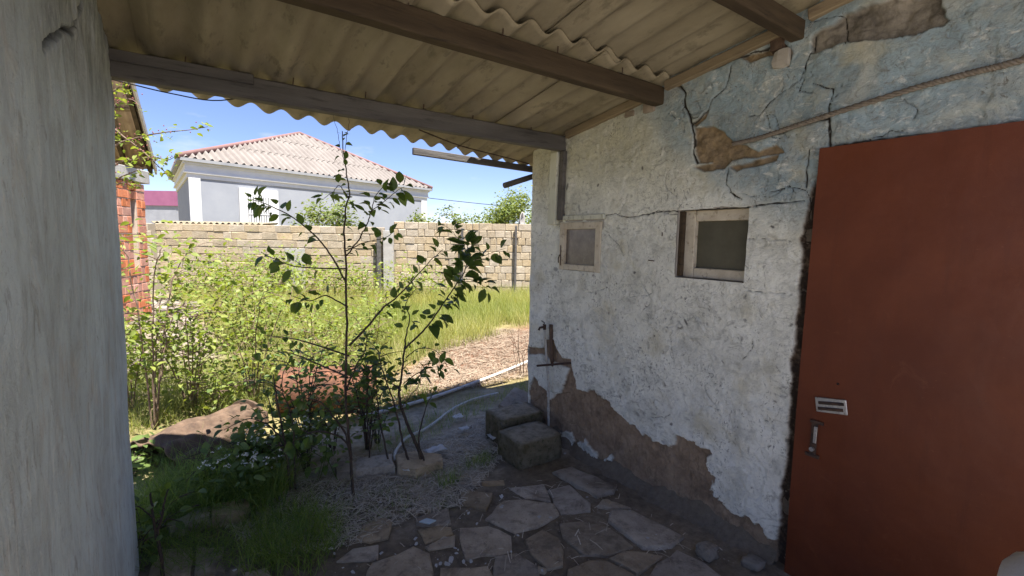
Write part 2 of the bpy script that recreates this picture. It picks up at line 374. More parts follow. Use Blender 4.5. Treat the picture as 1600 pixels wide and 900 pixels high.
MT['soffit'] = simple('pale_soffit', (.36, .27, .20), (.48, .38, .30), 3, bump=.3, c3=(.27, .20, .15))  # lightened base colour, outdoor glare on the underside put into it
MT['pvc'] = simple('grimy_white_plastic', (.52, .51, .48), (.62, .61, .58), 12, bump=.1, rough=.6, c3=(.34, .32, .28))
MT['pipe'] = simple('painted_pipe', (.40, .38, .33), (.52, .50, .45), 14, bump=.2, rough=.65, c3=(.22, .17, .13))
MT['rubble'] = simple('rubble', (.20, .16, .125), (.30, .255, .205), 6, bump=.6, objrand=.3, bscale=30)
MT['chip'] = simple('white_chips', (.38, .37, .345), (.54, .53, .50), 9, bump=.1, objrand=.15)
MT['bark'] = simple('dark_bark', (.05, .035, .026), (.10, .075, .055), 40, bump=.5, bscale=90, stretch=(1, 1, .3))
MT['bark_lit'] = simple('brown_bark', (.13, .085, .06), (.21, .15, .11), 40, bump=.5, bscale=90)
MT['rope'] = simple('old_rope', (.15, .125, .10), (.24, .205, .165), 60, bump=.5, bscale=200)
MT['wire'] = simple('black_wire', (.02, .02, .02), (.04, .038, .035), 10, bump=0)
MT['sack'] = simple('pale_sackcloth', (.50, .46, .38), (.58, .54, .46), 30, bump=.4, bscale=200)
MT['shard'] = simple('blue_grey_shard', (.40, .47, .48), (.48, .55, .56), 20, bump=.1, rough=.4)
MT['leaf_sap'] = leaf_mat('sapling_leaf', (.06, .11, .03), (.14, .20, .05), .42, .42, objrand=True)
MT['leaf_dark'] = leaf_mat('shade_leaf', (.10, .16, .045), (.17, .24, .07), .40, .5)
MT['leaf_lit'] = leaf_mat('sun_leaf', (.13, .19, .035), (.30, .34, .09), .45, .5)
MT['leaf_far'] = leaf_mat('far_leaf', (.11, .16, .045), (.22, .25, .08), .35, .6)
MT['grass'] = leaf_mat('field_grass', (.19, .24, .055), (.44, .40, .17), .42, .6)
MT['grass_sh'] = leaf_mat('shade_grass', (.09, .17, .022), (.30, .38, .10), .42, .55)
MT['straw'] = leaf_mat('dry_straw', (.22, .165, .115), (.40, .32, .235), .1, .8, tc=(1, .9, .7))
MT['straw_pale'] = leaf_mat('pale_litter', (.38, .33, .25), (.62, .56, .45), .1, .8, tc=(1, .9, .7))
MT['petal'] = leaf_mat('white_petal', (.70, .70, .62), (.80, .80, .74), .25, .6, tc=(1, 1, .9))
MT['berry'] = simple('dull_berry', (.22, .07, .07), (.30, .12, .10), 20, bump=0, rough=.5)

# ------------------------------------------------------------------ scatter helpers
def merged(name, tv, tf, locs, axes, scales, mat, parent=None, tint=None, kind='stuff', smooth=False):
    """merge many copies of a template (tv, tf quads or tris) into one mesh"""
    tv = np.asarray(tv, float); tf = np.asarray(tf, int); n = len(locs)
    sc = np.asarray(scales, float); sc = sc[:, None] if sc.ndim == 1 else sc
    L = tv[None]*sc[:, None, :]
    V = np.einsum('nvi,nij->nvj', L, np.asarray(axes))+np.asarray(locs)[:, None, :]
    Fc = tf[None]+(np.arange(n)*len(tv))[:, None, None]
    tint = rng.random(n) if tint is None else tint
    me = mesh_np(name, V.reshape(-1, 3), Fc.reshape(-1, tf.shape[1]), smooth, {'tint': np.repeat(tint, len(tv))})
    o = link(name, me, mat, parent)
    if kind: o['kind'] = kind
    return o
# ovate leaf: midrib along +x, length 1, folded, drooping tip
def leaf_template(w=.55, fold=.16, droop=.22):
    xs = [0, .14, .36, .62, .85, 1.0]; ws = [.0, .30, .5, .44, .22, 0]
    V = [(xs[0], 0, 0)]
    for x, a in zip(xs[1:-1], ws[1:-1]):
        z = -droop*x*x
        V += [(x, a*w, z+fold*a*w*1.6), (x, 0, z), (x, -a*w, z+fold*a*w*1.6)]
    V.append((1.0, 0, -droop)); Fs = [(0, 2, 1, 1), (0, 3, 2, 2)]
    for i in range(3):
        b = 1+3*i; Fs += [(b, b+1, b+4, b+3), (b+1, b+2, b+5, b+4)]
    Fs += [(10, 11, 13, 13), (11, 12, 13, 13)]
    return np.array(V), Fs
LV, LF = leaf_template()
LTRI = []
for f in LF:
    LTRI.append(f[:3] if f[2] == f[3] else f[:3])
    if f[2] != f[3]: LTRI.append((f[0], f[2], f[3]))
LTRI = np.array(LTRI)
SLV = np.array([(0, 0, 0), (.45, .27, .05), (.45, 0, -.03), (.45, -.27, .05), (1, 0, -.16)])   # cheap leaf
SLF = np.array([(0, 2, 1), (0, 3, 2), (1, 2, 4), (2, 3, 4)])
def axes_from(d, up, roll=None):
    """rows x=d, y, z for arrays"""
    d = d/np.linalg.norm(d, axis=1, keepdims=True); y = np.cross(up, d); y /= np.linalg.norm(y, axis=1, keepdims=True)+1e-9
    z = np.cross(d, y); return np.stack([d, y, z], 1)
def rand_dirs(n, zlo=-.6, zhi=.6):
    a = rng.random(n)*2*np.pi; z = rng.uniform(zlo, zhi, n); r = np.sqrt(1-z*z); return np.c_[r*np.cos(a), r*np.sin(a), z]
def rand_up(n, s=.6): return np.c_[rng.normal(0, s, n), rng.normal(0, s, n), np.ones(n)]
def blade_template(bend, seg=3, w=.5):
    V = []; 
    for i in range(seg+1):
        t = i/seg; x = bend*t*t; z = t-0.35*bend*t*t; ww = w*(1-t)**.7 if i < seg else 0.02
        V += [(x, -ww/2, z), (x, ww/2, z)]
    return np.array(V), np.array([(2*i, 2*i+1, 2*i+3, 2*i+2) for i in range(seg)])
def grass(name, locs, hmin, hmax, width, mat, label=None, parent=None, lean=.25, bends=(.15, .45, .8), tint=None, cat='grass'):
    n = len(locs); allv = []; allf = []; allt = []; off = 0
    pick = rng.integers(0, len(bends), n); tint = rng.random(n) if tint is None else tint
    for k, bd in enumerate(bends):
        tv, tf = blade_template(bd); ix = np.where(pick == k)[0]; m = len(ix)
        if not m: continue
        a = rng.random(m)*2*np.pi; h = rng.uniform(hmin, hmax, m)*(0.6+0.4*rng.random(m)); wd = width*rng.uniform(.6, 1.4, m)
        lx = rng.normal(0, lean, m); ly = rng.normal(0, lean, m)
        x = np.c_[np.cos(a), np.sin(a), np.zeros(m)]; y = np.c_[-np.sin(a), np.cos(a), np.zeros(m)]; z = np.c_[lx, ly, np.ones(m)]
        L = tv[None]*np.stack([h, wd, h], 1)[:, None, :]
        V = np.einsum('nvi,nij->nvj', L, np.stack([x, y, z], 1))+np.asarray(locs)[ix][:, None, :]
        allv.append(V.reshape(-1, 3)); allf.append((tf[None]+(np.arange(m)*len(tv))[:, None, None]).reshape(-1, 4)+off); allt.append(np.repeat(tint[ix], len(tv))); off += m*len(tv)
    o = link(name, mesh_np(name, np.concatenate(allv), np.concatenate(allf), True, {'tint': np.concatenate(allt)}), mat, parent)
    if label: tag(o, label, cat, kind='stuff')
    return o

# ================================================================== THE SETTING
XW, XP = 2.30, -0.25                        # inner faces of the outbuilding wall and of the left wall
def roofz(y): return 2.72-0.153*y            # underside of the corrugated sheets
def eaveY(x): return 3.0+0.165*x
# ---- ground, one sheet to the horizon
def gaxis(lo, hi, step, far):
    a = np.arange(lo, hi+1e-6, step); o = []; s = step; v = hi
    while v < far: s *= 1.28; v += s; o.append(v)
    i = []; s = step; v = lo
    while v > -far: s *= 1.28; v -= s; i.append(v)
    return np.r_[i[::-1], a, o]
def gz(x, y):
    x = np.asarray(x, float); y = np.asarray(y, float)
    out = sstep(2.9, 4.6, y)
    return -.006+.014*fbm(x*5, y*5, 3)+.012*fbm(x*22+9, y*22, 3)+out*(.10*fbm(x*.8+3, y*.8+5, 3)+.03*fbm(x*3, y*3+7))
gx = gaxis(-1.0, 3.4, .025, 400); gy = gaxis(.4, 6.0, .025, 400)
XX, YY = np.meshgrid(gx, gy, indexing='ij'); ZZ = gz(XX, YY)
n1 = fbm(XX*2.2, YY*2.2, 5); n2 = fbm(XX*.9+40, YY*.9, 4); n3 = fbm(XX*12, YY*12, 4)
soil = np.array([.20, .165, .12])[None, None]*(1+.9*n1[..., None])
litter = np.array([.40, .35, .265])[None, None]*(1+.8*n3[..., None])
dry = np.array([.18, .105, .07])[None, None]*(1+.7*n3[..., None]+.5*n1[..., None])
field = np.array([.22, .19, .09])[None, None]*(1+.8*n1[..., None])
pale = np.array([.25, .21, .17])[None, None]*(1+.5*n3[..., None])
C0 = soil+(litter-soil)*sstep(-.25, .15, n1+(YY-2.7)*.35)[..., None]*((YY > 2.0)*1.0)[..., None]
fz = sstep(-.15, .2, (YY-3.75)*.5+n2*.8+n1*.4)[..., None]; C0 = C0+(field-C0)*fz
dpoly = [tuple(G(*p)[:2]) for p in [(560, 640), (690, 612), (840, 575), (850, 505), (770, 525), (690, 545), (640, 575), (560, 600)]]
dz = sstep(-.35, .25, sdf(XX, YY, dpoly)+n1*.5)[..., None]; C0 = C0+(dry-C0)*dz
rp = [tuple(G(*p)[:2]) for p in [(150, 640), (330, 600), (330, 500), (250, 470), (150, 500)]]
pz = sstep(-.4, .3, sdf(XX, YY, rp)+n1*.6)[..., None]; C0 = C0+(pale-C0)*pz
yz = np.maximum(sstep(-.8, -1.0, YY), sstep(-.95, -1.15, XX)*sstep(2.7, 2.4, YY))[..., None]; C0 = C0+(np.array([.50, .475, .43])*(1+.25*n1[..., None])-C0)*yz*((XX < 2.3) & (YY > -14) & (XX > -9))[..., None]   # made-up pale yard, out of view, added to bounce sunlight under the canopy
ni, nj = XX.shape; idx = np.arange(ni*nj).reshape(ni, nj)
Fg = np.stack([idx[:-1, :-1], idx[1:, :-1], idx[1:, 1:], idx[:-1, 1:]], -1).reshape(-1, 4)
ground = link('ground', mesh_np('ground', np.stack([XX, YY, ZZ], -1).reshape(-1, 3), Fg, True, {'Col': np.clip(C0, .01, .8).reshape(-1, 3)}), MT['ground'])
ground['kind'] = 'structure'

# ---- stone paving under the canopy: every stone its own piece
def stone_mesh(name, poly, h, seed, jag=.014, dome=.001):
    r = np.random.default_rng(seed); pts = []
    n = len(poly)
    for i in range(n):
        a = np.array(poly[i]); b = np.array(poly[(i+1) % n]); L = np.linalg.norm(b-a); k = max(1, int(L/.07))
        for j in range(k): pts.append(a+(b-a)*j/k+(r.normal(0, jag, 2)*(.35 if j == 0 else .6)))
    pts = np.array(pts); c = pts.mean(0); m = len(pts)
    rings = [(1.01, -.06), (1.0, h*.6), (.982, h*.98), (.90, h+.001), (.45, h+dome)]
    V = []
    for s, z in rings:
        q = c+(pts-c)*s
        zz = z+(fbm(q[:, 0]*9+seed, q[:, 1]*9, 3)*.010 if s < .99 else 0)
        V.append(np.c_[q, np.broadcast_to(zz, m)])
    V = np.concatenate(V+[np.array([[c[0], c[1], h+dome]])])
    Fs = [(i*m+k, i*m+(k+1) % m, (i+1)*m+(k+1) % m, (i+1)*m+k) for i in range(4) for k in range(m)]
    Fs += [(4*m+k, 4*m+(k+1) % m, 5*m) for k in range(m)]
    me = bpy.data.meshes.new(name); me.from_pydata(V.tolist(), [], Fs); me.update()
    me.polygons.foreach_set('use_smooth', np.array([len(f.vertices) == 3 or f.index >= 2*m for f in me.polygons], bool))
    return me
C1 = lambda pts: crop(180, 660, 3.75, pts); C2 = lambda pts: crop(500, 660, 3.75, pts); C3 = lambda pts: crop(820, 660, 3.75, pts)
STONES = [C2(p) for p in [
    [(205,700),(245,610),(330,560),(430,575),(400,680),(300,700)], [(95,815),(190,735),(335,728),(345,810)],
    [(260,870),(300,835),(560,745),(640,775),(665,880),(640,960),(250,960)], [(570,625),(700,610),(775,615),(785,658),(620,720)],
    [(615,732),(787,670),(790,720),(640,765)], [(560,570),(645,530),(750,510),(768,600),(570,615)],
    [(820,620),(985,605),(1120,665),(1125,760),(860,800)], [(830,415),(860,395),(1020,420),(1000,470),(970,520),(835,490)],
    [(1110,385),(1310,365),(1365,468),(1200,448)], [(1080,458),(1200,457),(1370,482),(1400,540),(1280,620),(1140,648),(970,570)],
    [(710,858),(980,845),(1015,920),(1000,1000),(700,1000)], [(1035,790),(1150,770),(1270,850),(1290,960),(1030,990)],
    [(1180,690),(1300,635),(1400,690),(1428,845),(1330,862),(1240,780)], [(880,335),(930,330),(945,372),(890,375)], [(950,345),(1075,340),(1082,370),(960,372)],
    [(620,500),(690,488),(700,515),(640,528)], [(520,530),(575,500),(580,525),(530,545)], [(1275,850),(1320,870),(1310,895),(1280,880)],
    [(800,330),(860,300),(870,325),(820,335)], [(420,505),(460,495),(465,525),(425,528)]]]
STONES += [C3(p) for p in [
    [(165,302),(270,270),(540,378),(520,420),(430,445)], [(130,397),(250,365),(390,480),(380,525),(210,535),(172,470)],
    [(500,520),(620,520),(930,680),(870,738),(690,738),(490,582)], [(200,600),(330,580),(480,615),(640,735),(480,788),(350,778),(230,680)],
    [(490,802),(570,748),(800,785),(740,850),(660,888)], [(720,892),(890,748),(1050,830),(1160,910),(1100,1000),(700,1000)],
    [(250,872),(370,812),(480,817),(650,897),(600,990),(240,960)], [(430,495),(455,455),(620,510),(500,512)]]]
STONES += [C1(p) for p in [[(210,850),(270,745),(450,735),(450,890),(200,900)], [(465,738),(640,742),(640,885),(465,888)], [(750,890),(880,860),(940,950),(760,960)]]]
KERB = [C1([(300,600),(480,515),(560,495),(560,560),(310,630)]), C1([(570,490),(780,450),(800,500),(700,545),(570,560)]),
        C2([(85,245),(200,215),(205,290),(95,300)]), C2([(215,213),(320,198),(420,188),(440,255),(330,268),(215,285)]), C2([(445,190),(550,170),(720,190),(722,238),(560,280),(450,268)])]
paving = empty('paving', (1, 1.6, 0)); paving['kind'] = 'structure'
for i, pl in enumerate(STONES):
    w2 = [G(*p)[:2] for p in pl]; w2 = [(min(x, XW-.06), y) for x, y in w2]
    link('paving_stone', stone_mesh('paving_stone', w2, .001+.013*random.random(), i+1), MT['stone'], paving)
for i, pl in enumerate(KERB):
    w2 = [G(px, py, .05)[:2] for px, py in pl]
    link('kerb_stone', stone_mesh('kerb_stone', w2, .055+.015*random.random(), i+61, .014, .006), MT['stone'], paving)
k = 0                                          # paving goes on towards the house behind the photographer
for iy in range(6):
    for ix in range(7):
        x0 = -.15+.36*ix+random.uniform(-.05, .05); y0 = -1.1+.36*iy
        if y0 > .35 and x0 > 0.35: continue
        px = [(x0+dx*.34+random.uniform(-.045, .045), y0+dy*.34+random.uniform(-.045, .045)) for dx, dy in ((0,0),(.5,-.03),(1,0),(1.02,.5),(1,1),(.5,1.03),(0,1),(-.02,.5))]
        if max(p[0] for p in px) > XW-.12: continue
        link('paving_stone', stone_mesh('paving_stone', px, .012+.01*random.random(), 100+k), MT['stone'], paving); k += 1

# ================================================================== OUTBUILDING (right wall, windows, door)
out = empty('outbuilding', (XW+.3, 1.5, 0), 'old plastered outbuilding with peeling pale wall and red-brown door', 'building')
YE = 3.07
W1 = [(onX(px, py, XW)[1], onX(px, py, XW)[2]) for px, py in [(938, 427), (875, 347)]]     # small window by the opening
W2 = [(onX(px, py, XW)[1], onX(px, py, XW)[2]) for px, py in [(1164, 443), (1060, 328)]]     # deeper window near the door
DOOR_Y0, DOOR_Y1, DOOR_Z1 = .03, .935, 1.975
step = .0052
ya = np.arange(-.30, YE+step, step); za = np.arange(-.09, 2.84, step)
A, B = np.meshgrid(ya, za, indexing='ij')
toYZ = lambda pts: [tuple(onX(px, py, XW)[1:]) for px, py in pts]
C4 = lambda pts: crop(800, 480, 3.75, pts); C5 = lambda pts: crop(1000, 0, 2.647, pts); C6 = lambda pts: crop(840, 300, 4, pts)
bare_line = C4([(95,640),(100,500),(130,395),(180,470),(225,560),(262,510),(300,480),(312,430),(345,350),(390,470),(440,490),(500,490),(560,545),(640,620),(700,680),(780,760),(850,780),(930,800),(980,765),(1060,800),(1110,840)])
bare_line += C3([(990,130),(1010,165),(1075,175),(1060,240),(1112,330),(1100,420),(1180,500),(1290,545),(1350,580),(1400,640),(1450,705),(1500,690),(1540,720)])
bp = toYZ(bare_line); bp = bp+[(DOOR_Y1-.05, -.3), (YE+.3, -.3)]
edge = fbm(A*14, B*14, 5)*.09+fbm(A*60, B*60, 3)*.022
s_bare = sdf(A, B, bp)+edge
up_patch = sdf(A, B, toYZ(C4([(100,235),(190,240),(200,190),(250,190),(265,250),(300,300),(345,310),(345,360),(290,345),(230,310),(190,280),(100,275)])))+edge*.25
low_white = sdf(A, B, toYZ(C3([(190,60),(280,50),(370,110),(440,180),(500,170),(520,220),(480,270),(400,240),(300,170),(220,110)])))+edge*1.6-.03
s_bare = np.maximum(s_bare, up_patch); s_bare = np.minimum(s_bare, -low_white)
jamb = [(DOOR_Y1-.1, 1.97), (DOOR_Y1+.035, 1.80), (DOOR_Y1+.05, 1.6), (DOOR_Y1+.04, 1.3), (DOOR_Y1+.055, 1.0), (DOOR_Y1+.04, .7), (DOOR_Y1+.05, .3), (DOOR_Y1+.06, -.3), (DOOR_Y1-.1, -.3)]
s_jamb = sdf(A, B, jamb)+edge*.45
bare = sstep(-.004, .004, s_bare); jm = sstep(-.004, .004, s_jamb)
def region(pl, amp=.35): return sstep(-.004, .004, sdf(A, B, toYZ(pl))+edge*amp*2)
tan = region(C5([(230,530),(300,525),(350,550),(395,592),(440,602),(490,625),(560,600),(592,630),(480,652),(370,662),(245,675),(228,620)]), .12)
tan = np.maximum(tan, region(C5([(225,690),(380,662),(350,690),(260,715)]), .12)); tan = np.maximum(tan, region(C5([(372,690),(570,640),(560,662),(400,708)]), .12))
tan = np.maximum(tan, region(C5([(215,515),(245,490),(285,458),(275,490),(235,525)]), .08))
tan = np.maximum(tan, region(C5([(420,240),(545,200),(560,225),(450,260)]), .12))
rock = region(C5([(720,150),(800,100),(850,60),(960,20),(1240,-10),(1262,90),(1160,130),(960,170),(850,180),(720,210)]), .25)
rock = np.maximum(rock, region(C5([(545,160),(610,190),(640,215),(615,280),(565,270),(550,215)]), .2))
CR = [C6([(165,165),(320,145),(350,165),(480,130),(530,155),(620,150),(750,125),(860,115),(930,130),(1000,125),(1100,100),(1300,95),(1390,75),(1500,75),(1600,60)]),
      C5([(160,345),(185,390),(190,450),(215,500),(225,560),(225,640),(240,675)]), C5([(375,275),(365,330),(350,360),(300,410),(280,460),(215,515)]),
      C5([(720,150),(715,210),(690,260),(680,320),(655,380)]), C5([(690,260),(660,330),(620,360),(540,420),(520,450),(535,520),(540,545)]),
      C5([(720,350),(800,375),(785,440),(790,480),(782,540),(792,600)]), C5([(370,660),(355,760),(385,800),(420,825)]), C5([(700,620),(690,700),(692,775)]),
      C5([(610,770),(650,780),(690,790)]), C5([(480,850),(560,840),(680,830)]), C5([(515,790),(560,792),(600,780)]), C5([(690,790),(700,830),(690,900)]),
      C5([(460,480),(500,470),(525,440)]), C5([(850,180),(855,120),(840,70),(700,90)]), C5([(540,545),(480,580),(390,605)]), C5([(0,890),(90,880),(150,885),(280,865),(440,862)]),
      C6([(500,140),(540,60),(560,10)]), C6([(1200,0),(1270,45)]), C6([(440,270),(510,340),(530,400)]), C6([(1310,620),(1450,625),(1600,635)]), crop(800,180,5,[(0,0)])+[]]
CR = [c for c in CR if len(c) > 1]
CR.append(crop(640, 180, 5, [(1062,285),(1045,400),(1035,480),(1035,560),(1060,640),(1050,720),(1110,750)]))
CR.append([(1296, 182), (1299, 205), (1297, 233)]); CR.append([(1297, 184), (1250, 197), (1212, 209)]); CR.append([(1305, 229), (1390, 217), (1490, 205), (1600, 191)])
CR.append([(1205, 72), (1140, 98), (1075, 122), (1060, 133)])
hair0 = len(CR); rh = np.random.default_rng(12)
for k_ in range(26):
    x_, y_ = (rh.uniform(890, 1230), rh.uniform(450, 690)) if k_ % 2 else (rh.uniform(900, 1560), rh.uniform(110, 330)); a_ = rh.uniform(0, 6.28); pl_ = [(x_, y_)]
    for _ in range(int(rh.integers(4, 9))): a_ += rh.normal(0, .6); x_ += 9*math.cos(a_); y_ += 9*math.sin(a_); pl_.append((x_, y_))
    CR.append(pl_)
CR.append([(1170, 372), (1225, 376), (1262, 380)])
dcr = np.full(A.shape, 1e9); wob = fbm(A*22, B*22, 3)
Aw, Bw = A+.02*fbm(A*18, B*18, 3), B+.02*fbm(A*18+50, B*18, 3)
for i, c in enumerate(CR):
    wd = [.85, 1.5, .8, .8, .55, .75, .6, .95][i] if i < 8 else (.6 if i < hair0-4 else 1.1 if i < hair0 else .42)
    dcr = np.minimum(dcr, seg_dist(Aw, Bw, toYZ(c))/wd)
dcr = np.clip(dcr*(1+1.1*wob), 0, .05); crack = 1-sstep(.0015, .006, dcr)
wire_cr = 1-sstep(.002, .02, dcr)
# chips and gouges in the plaster
fleck = np.zeros(A.shape); r2 = np.random.default_rng(3)
for i in range(230):
    cy_, cz_ = r2.uniform(.98, 3.05), (r2.uniform(.25, 1.35) if i < 175 else r2.uniform(1.3, 2.4)); ang = r2.normal(1.1, 1.1); l = r2.uniform(.003, .014)*(1 if i % 9 else 1.9); t = l*r2.uniform(.25, .7)
    i0, i1 = np.searchsorted(ya, [cy_-.06, cy_+.06]); j0, j1 = np.searchsorted(za, [cz_-.06, cz_+.06]); sl_ = (slice(i0, i1), slice(j0, j1))
    u = (A[sl_]-cy_)*math.cos(ang)+(B[sl_]-cz_)*math.sin(ang); v = -(A[sl_]-cy_)*math.sin(ang)+(B[sl_]-cz_)*math.cos(ang)
    fleck[sl_] = np.maximum(fleck[sl_], sstep(1.25, .75, np.sqrt((u/l)**2+(v/t)**2)+.5*edge[sl_]*8)*r2.uniform(.15, .85))
fleck *= (1-bare)
Xf = .020*fbm(A*1.8, B*1.8, 3)+.012*fbm(A*6+5, B*6, 3)+.006*fbm(A*19, B*19, 3)+.004*fbm(A*45, B*30+9, 3)
lip = np.exp(-(np.abs(s_bare)/.012)**2)*(s_bare < 0)
plast = np.maximum.reduce([bare, jm])
Xf += plast*(.014+.012*fbm(A*26, B*26, 4))-lip*.003+tan*(.020+.03*fbm(A*20, B*20, 4))+rock*(.022+.06*fbm(A*11, B*14, 4))+jm*(.010+.03*np.abs(fbm(A*18, B*18, 3)))
Xf += crack*.010+fleck*.003
Xf += np.where(A > YE-.07, ((A-(YE-.07))/.07)**2*.05, 0)+.01*fbm(A*9, B*5, 2)*(A > YE-.1)
slab = sstep(0, .012, fbm(A*3.2+11, B*3.2+4, 4)-.06)*(1-plast); Xf -= slab*.004      # a second, thicker skim in places
lint = sstep(.0, .03, B-2.035-.012*fbm(A*10, B*3, 2)-(A-.35)*-.11)*sstep(1.05, .95, A)
Xf -= lint*.012
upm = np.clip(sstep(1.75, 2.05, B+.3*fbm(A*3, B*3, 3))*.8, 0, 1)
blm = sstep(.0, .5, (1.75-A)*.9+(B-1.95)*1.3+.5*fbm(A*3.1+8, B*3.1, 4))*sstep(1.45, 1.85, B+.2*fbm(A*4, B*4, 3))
hol = np.zeros(A.shape, bool)
for (y0, z0), (y1, z1) in (W1, W2): hol |= (A > y0) & (A < y1) & (B > z0) & (B < z1)
hol |= (A > DOOR_Y0) & (A < DOOR_Y1) & (B < DOOR_Z1)
hol |= B > roofz(A)+.05
ni, nj = A.shape; idx = np.arange(ni*nj).reshape(ni, nj)
keep = ~(hol[:-1, :-1] & hol[1:, :-1] & hol[1:, 1:] & hol[:-1, 1:])
Fw = np.stack([idx[:-1, :-1], idx[:-1, 1:], idx[1:, 1:], idx[1:, :-1]], -1)[keep]
used = np.unique(Fw); remap = np.full(ni*nj, -1); remap[used] = np.arange(len(used))
Vw = np.stack([XW+Xf, A, B], -1).reshape(-1, 3)[used]
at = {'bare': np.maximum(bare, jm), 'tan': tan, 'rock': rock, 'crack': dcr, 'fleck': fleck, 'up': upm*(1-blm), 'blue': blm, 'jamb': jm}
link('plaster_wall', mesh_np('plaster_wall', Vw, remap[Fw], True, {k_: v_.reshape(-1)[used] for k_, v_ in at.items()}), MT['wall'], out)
m = MB(); m.box((3.9, .15, 1.3), (2.94, 5.78, 2.62)); m.build('masonry_core', MT['core'], out)            # the room behind
m = MB(); m.box((XW+.205, 2.95, 1.02), (.16, .19, 2.34)); m.build('wall_end', MT['core'], out); MB().box((XW+.08, -1.55, 1.3), (.14, 2.45, 2.9)).build('rear_wall', MT['core'], out)
# mortar skirting along the foot of the wall
sp = np.arange(.99, 3.0, .03); V = []; 
for y in sp:
    d = .05+.06*vnoise(np.array(y*6), np.array(3.1))+.04*vnoise(np.array(y*23), np.array(7.1)); h = .025+.07*vnoise(np.array(y*5), np.array(9.))+.03*vnoise(np.array(y*26), np.array(9.))
    if y > 2.45: d *= .7
    for t in np.linspace(0, 1, 7):
        V.append((XW+.02-d*t**1.1-.012*fbm(np.array(y*14), np.array(t*4)), y, h*(1-t)**1.25-.02*t+.05*fbm(np.array(y*17), np.array(t*5.)) if t < 1 else -.04))
ns = len(sp); Fs = np.array([(i*7+j, i*7+j+1, (i+1)*7+j+1, (i+1)*7+j) for i in range(ns-1) for j in range(6)])
link('skirting', mesh_np('skirting', V, Fs, True), MT['skirt'], out)

def window(W, depth, name_mat, fw, prof, pane_mat, skew=0.0, fa=None):
    (y0, z0), (y1, z1) = W; x = XW+depth; fa = fa or (fw, fw, fw, fw)     # widths: near (low y), far, bottom, top
    m = MB(); t = .02
    # reveal: four thin sides of the opening
    m.box((XW+depth/2+.035, y0-.006, (z0+z1)/2), (depth+.06, .012, z1-z0+.02)); m.box((XW+depth/2+.035, y1+.006, (z0+z1)/2), (depth+.06, .012, z1-z0+.02))
    m.box((XW+depth/2+.035, (y0+y1)/2, z0-.006), (depth+.06, y1-y0, .012)); m.box((XW+depth/2+.035, (y0+y1)/2, z1+.006), (depth+.06, y1-y0, .012))
    wnd = m.build('window', MT['core'], out)
    for (a, b, wdt, vert) in ((y0, None, fa[0], 1), (y1, None, fa[1], 1)):
        c = y0+fa[0]/2+.004 if a == y0 else y1-fa[1]/2-.004
        q = MB().box((x+.012, c, (z0+z1)/2), (.036, wdt, z1-z0-.006), None, .004); q.build('frame_stile', MT[name_mat], wnd)
    for a, wdt in ((z0, fa[2]), (z1, fa[3])):
        c = z0+fa[2]/2+.004 if a == z0 else z1-fa[3]/2-.004
        q = MB().box((x+.014, (y0+fa[0]+y1-fa[1])/2, c), (.034, y1-y0-fa[0]-fa[1]-.010, wdt), None, .004); q.build('frame_rail', MT[name_mat], wnd)
    MB().box((x+.028, (y0+y1)/2, (z0+z1)/2), (.006, y1-y0-.02, z1-z0-.02)).build('pane', MT[pane_mat], wnd)
    return wnd
w1 = window(W1, .0, 'paint_wood', .05, .03, 'glass_dirty', fa=(.055, .045, .042, .05)); w1['label'] = 'small casement with pinkish dusty pane and cream frame'
w2 = window(W2, .055, 'paint_wood', .06, .03, 'board_dark', fa=(.022, .075, .055, .06)); w2['label'] = 'recessed window with dark grimy pane and bare timber frame'
(y0, z0), (y1, z1) = W2
MB().box((XW+.03, y1-.012, (z0+z1)/2), (.03, .022, z1-z0-.02)).build('frame_jamb', MT['timber'], w2)
(y0, z0), (y1, z1) = W1
hk = MB(); hk.tube([(XW-.012, y1-.02, 1.45), (XW-.025, y1-.02, 1.42), (XW-.022, y1-.02, 1.39)], .004); hk.tube([(XW-.004, y1-.024, 1.52), (XW-.004, y1-.024, 1.37)], .006); hk.build('hinge', MT['iron'], w1)
MB().box((XW-.003, (y0+y1)/2, z1+.028), (.022, y1-y0+.05, .034), None, .004).build('window_head', MT['paint_green'], out)
# upright post board at the opening end of the wall
pa, pb = onX(868, 239, XW), onX(872, 351, XW)
MB().beam((XW-.018, pa[1]-.01, pb[2]), (XW-.020, pa[1]-.03, 2.205), .085, .045, (1, 0, 0), .006).build('post', MT['paint_green'], out)
MB().beam((XW-.004, pa[1]-.092, pb[2]+.03), (XW-.004, pa[1]-.104, 2.205), .05, .05, (1, 0, 0), .004).build('post_dark_side', MT['timber_dark'], out)  # dark strip added for the shaded side face of the post
# battens on top of the wall under the sheets
for a, b in ((2.60, 1.87), (1.76, 1.14), (1.02, .1)):
    dy = .06
    MB().beam((XW-.012, a, roofz(a)-.012), (XW-.005, b, roofz(b)-.016), .05, .05, (0, 0, 1), .004).build('wall_plate', MT['timber_y'], out)
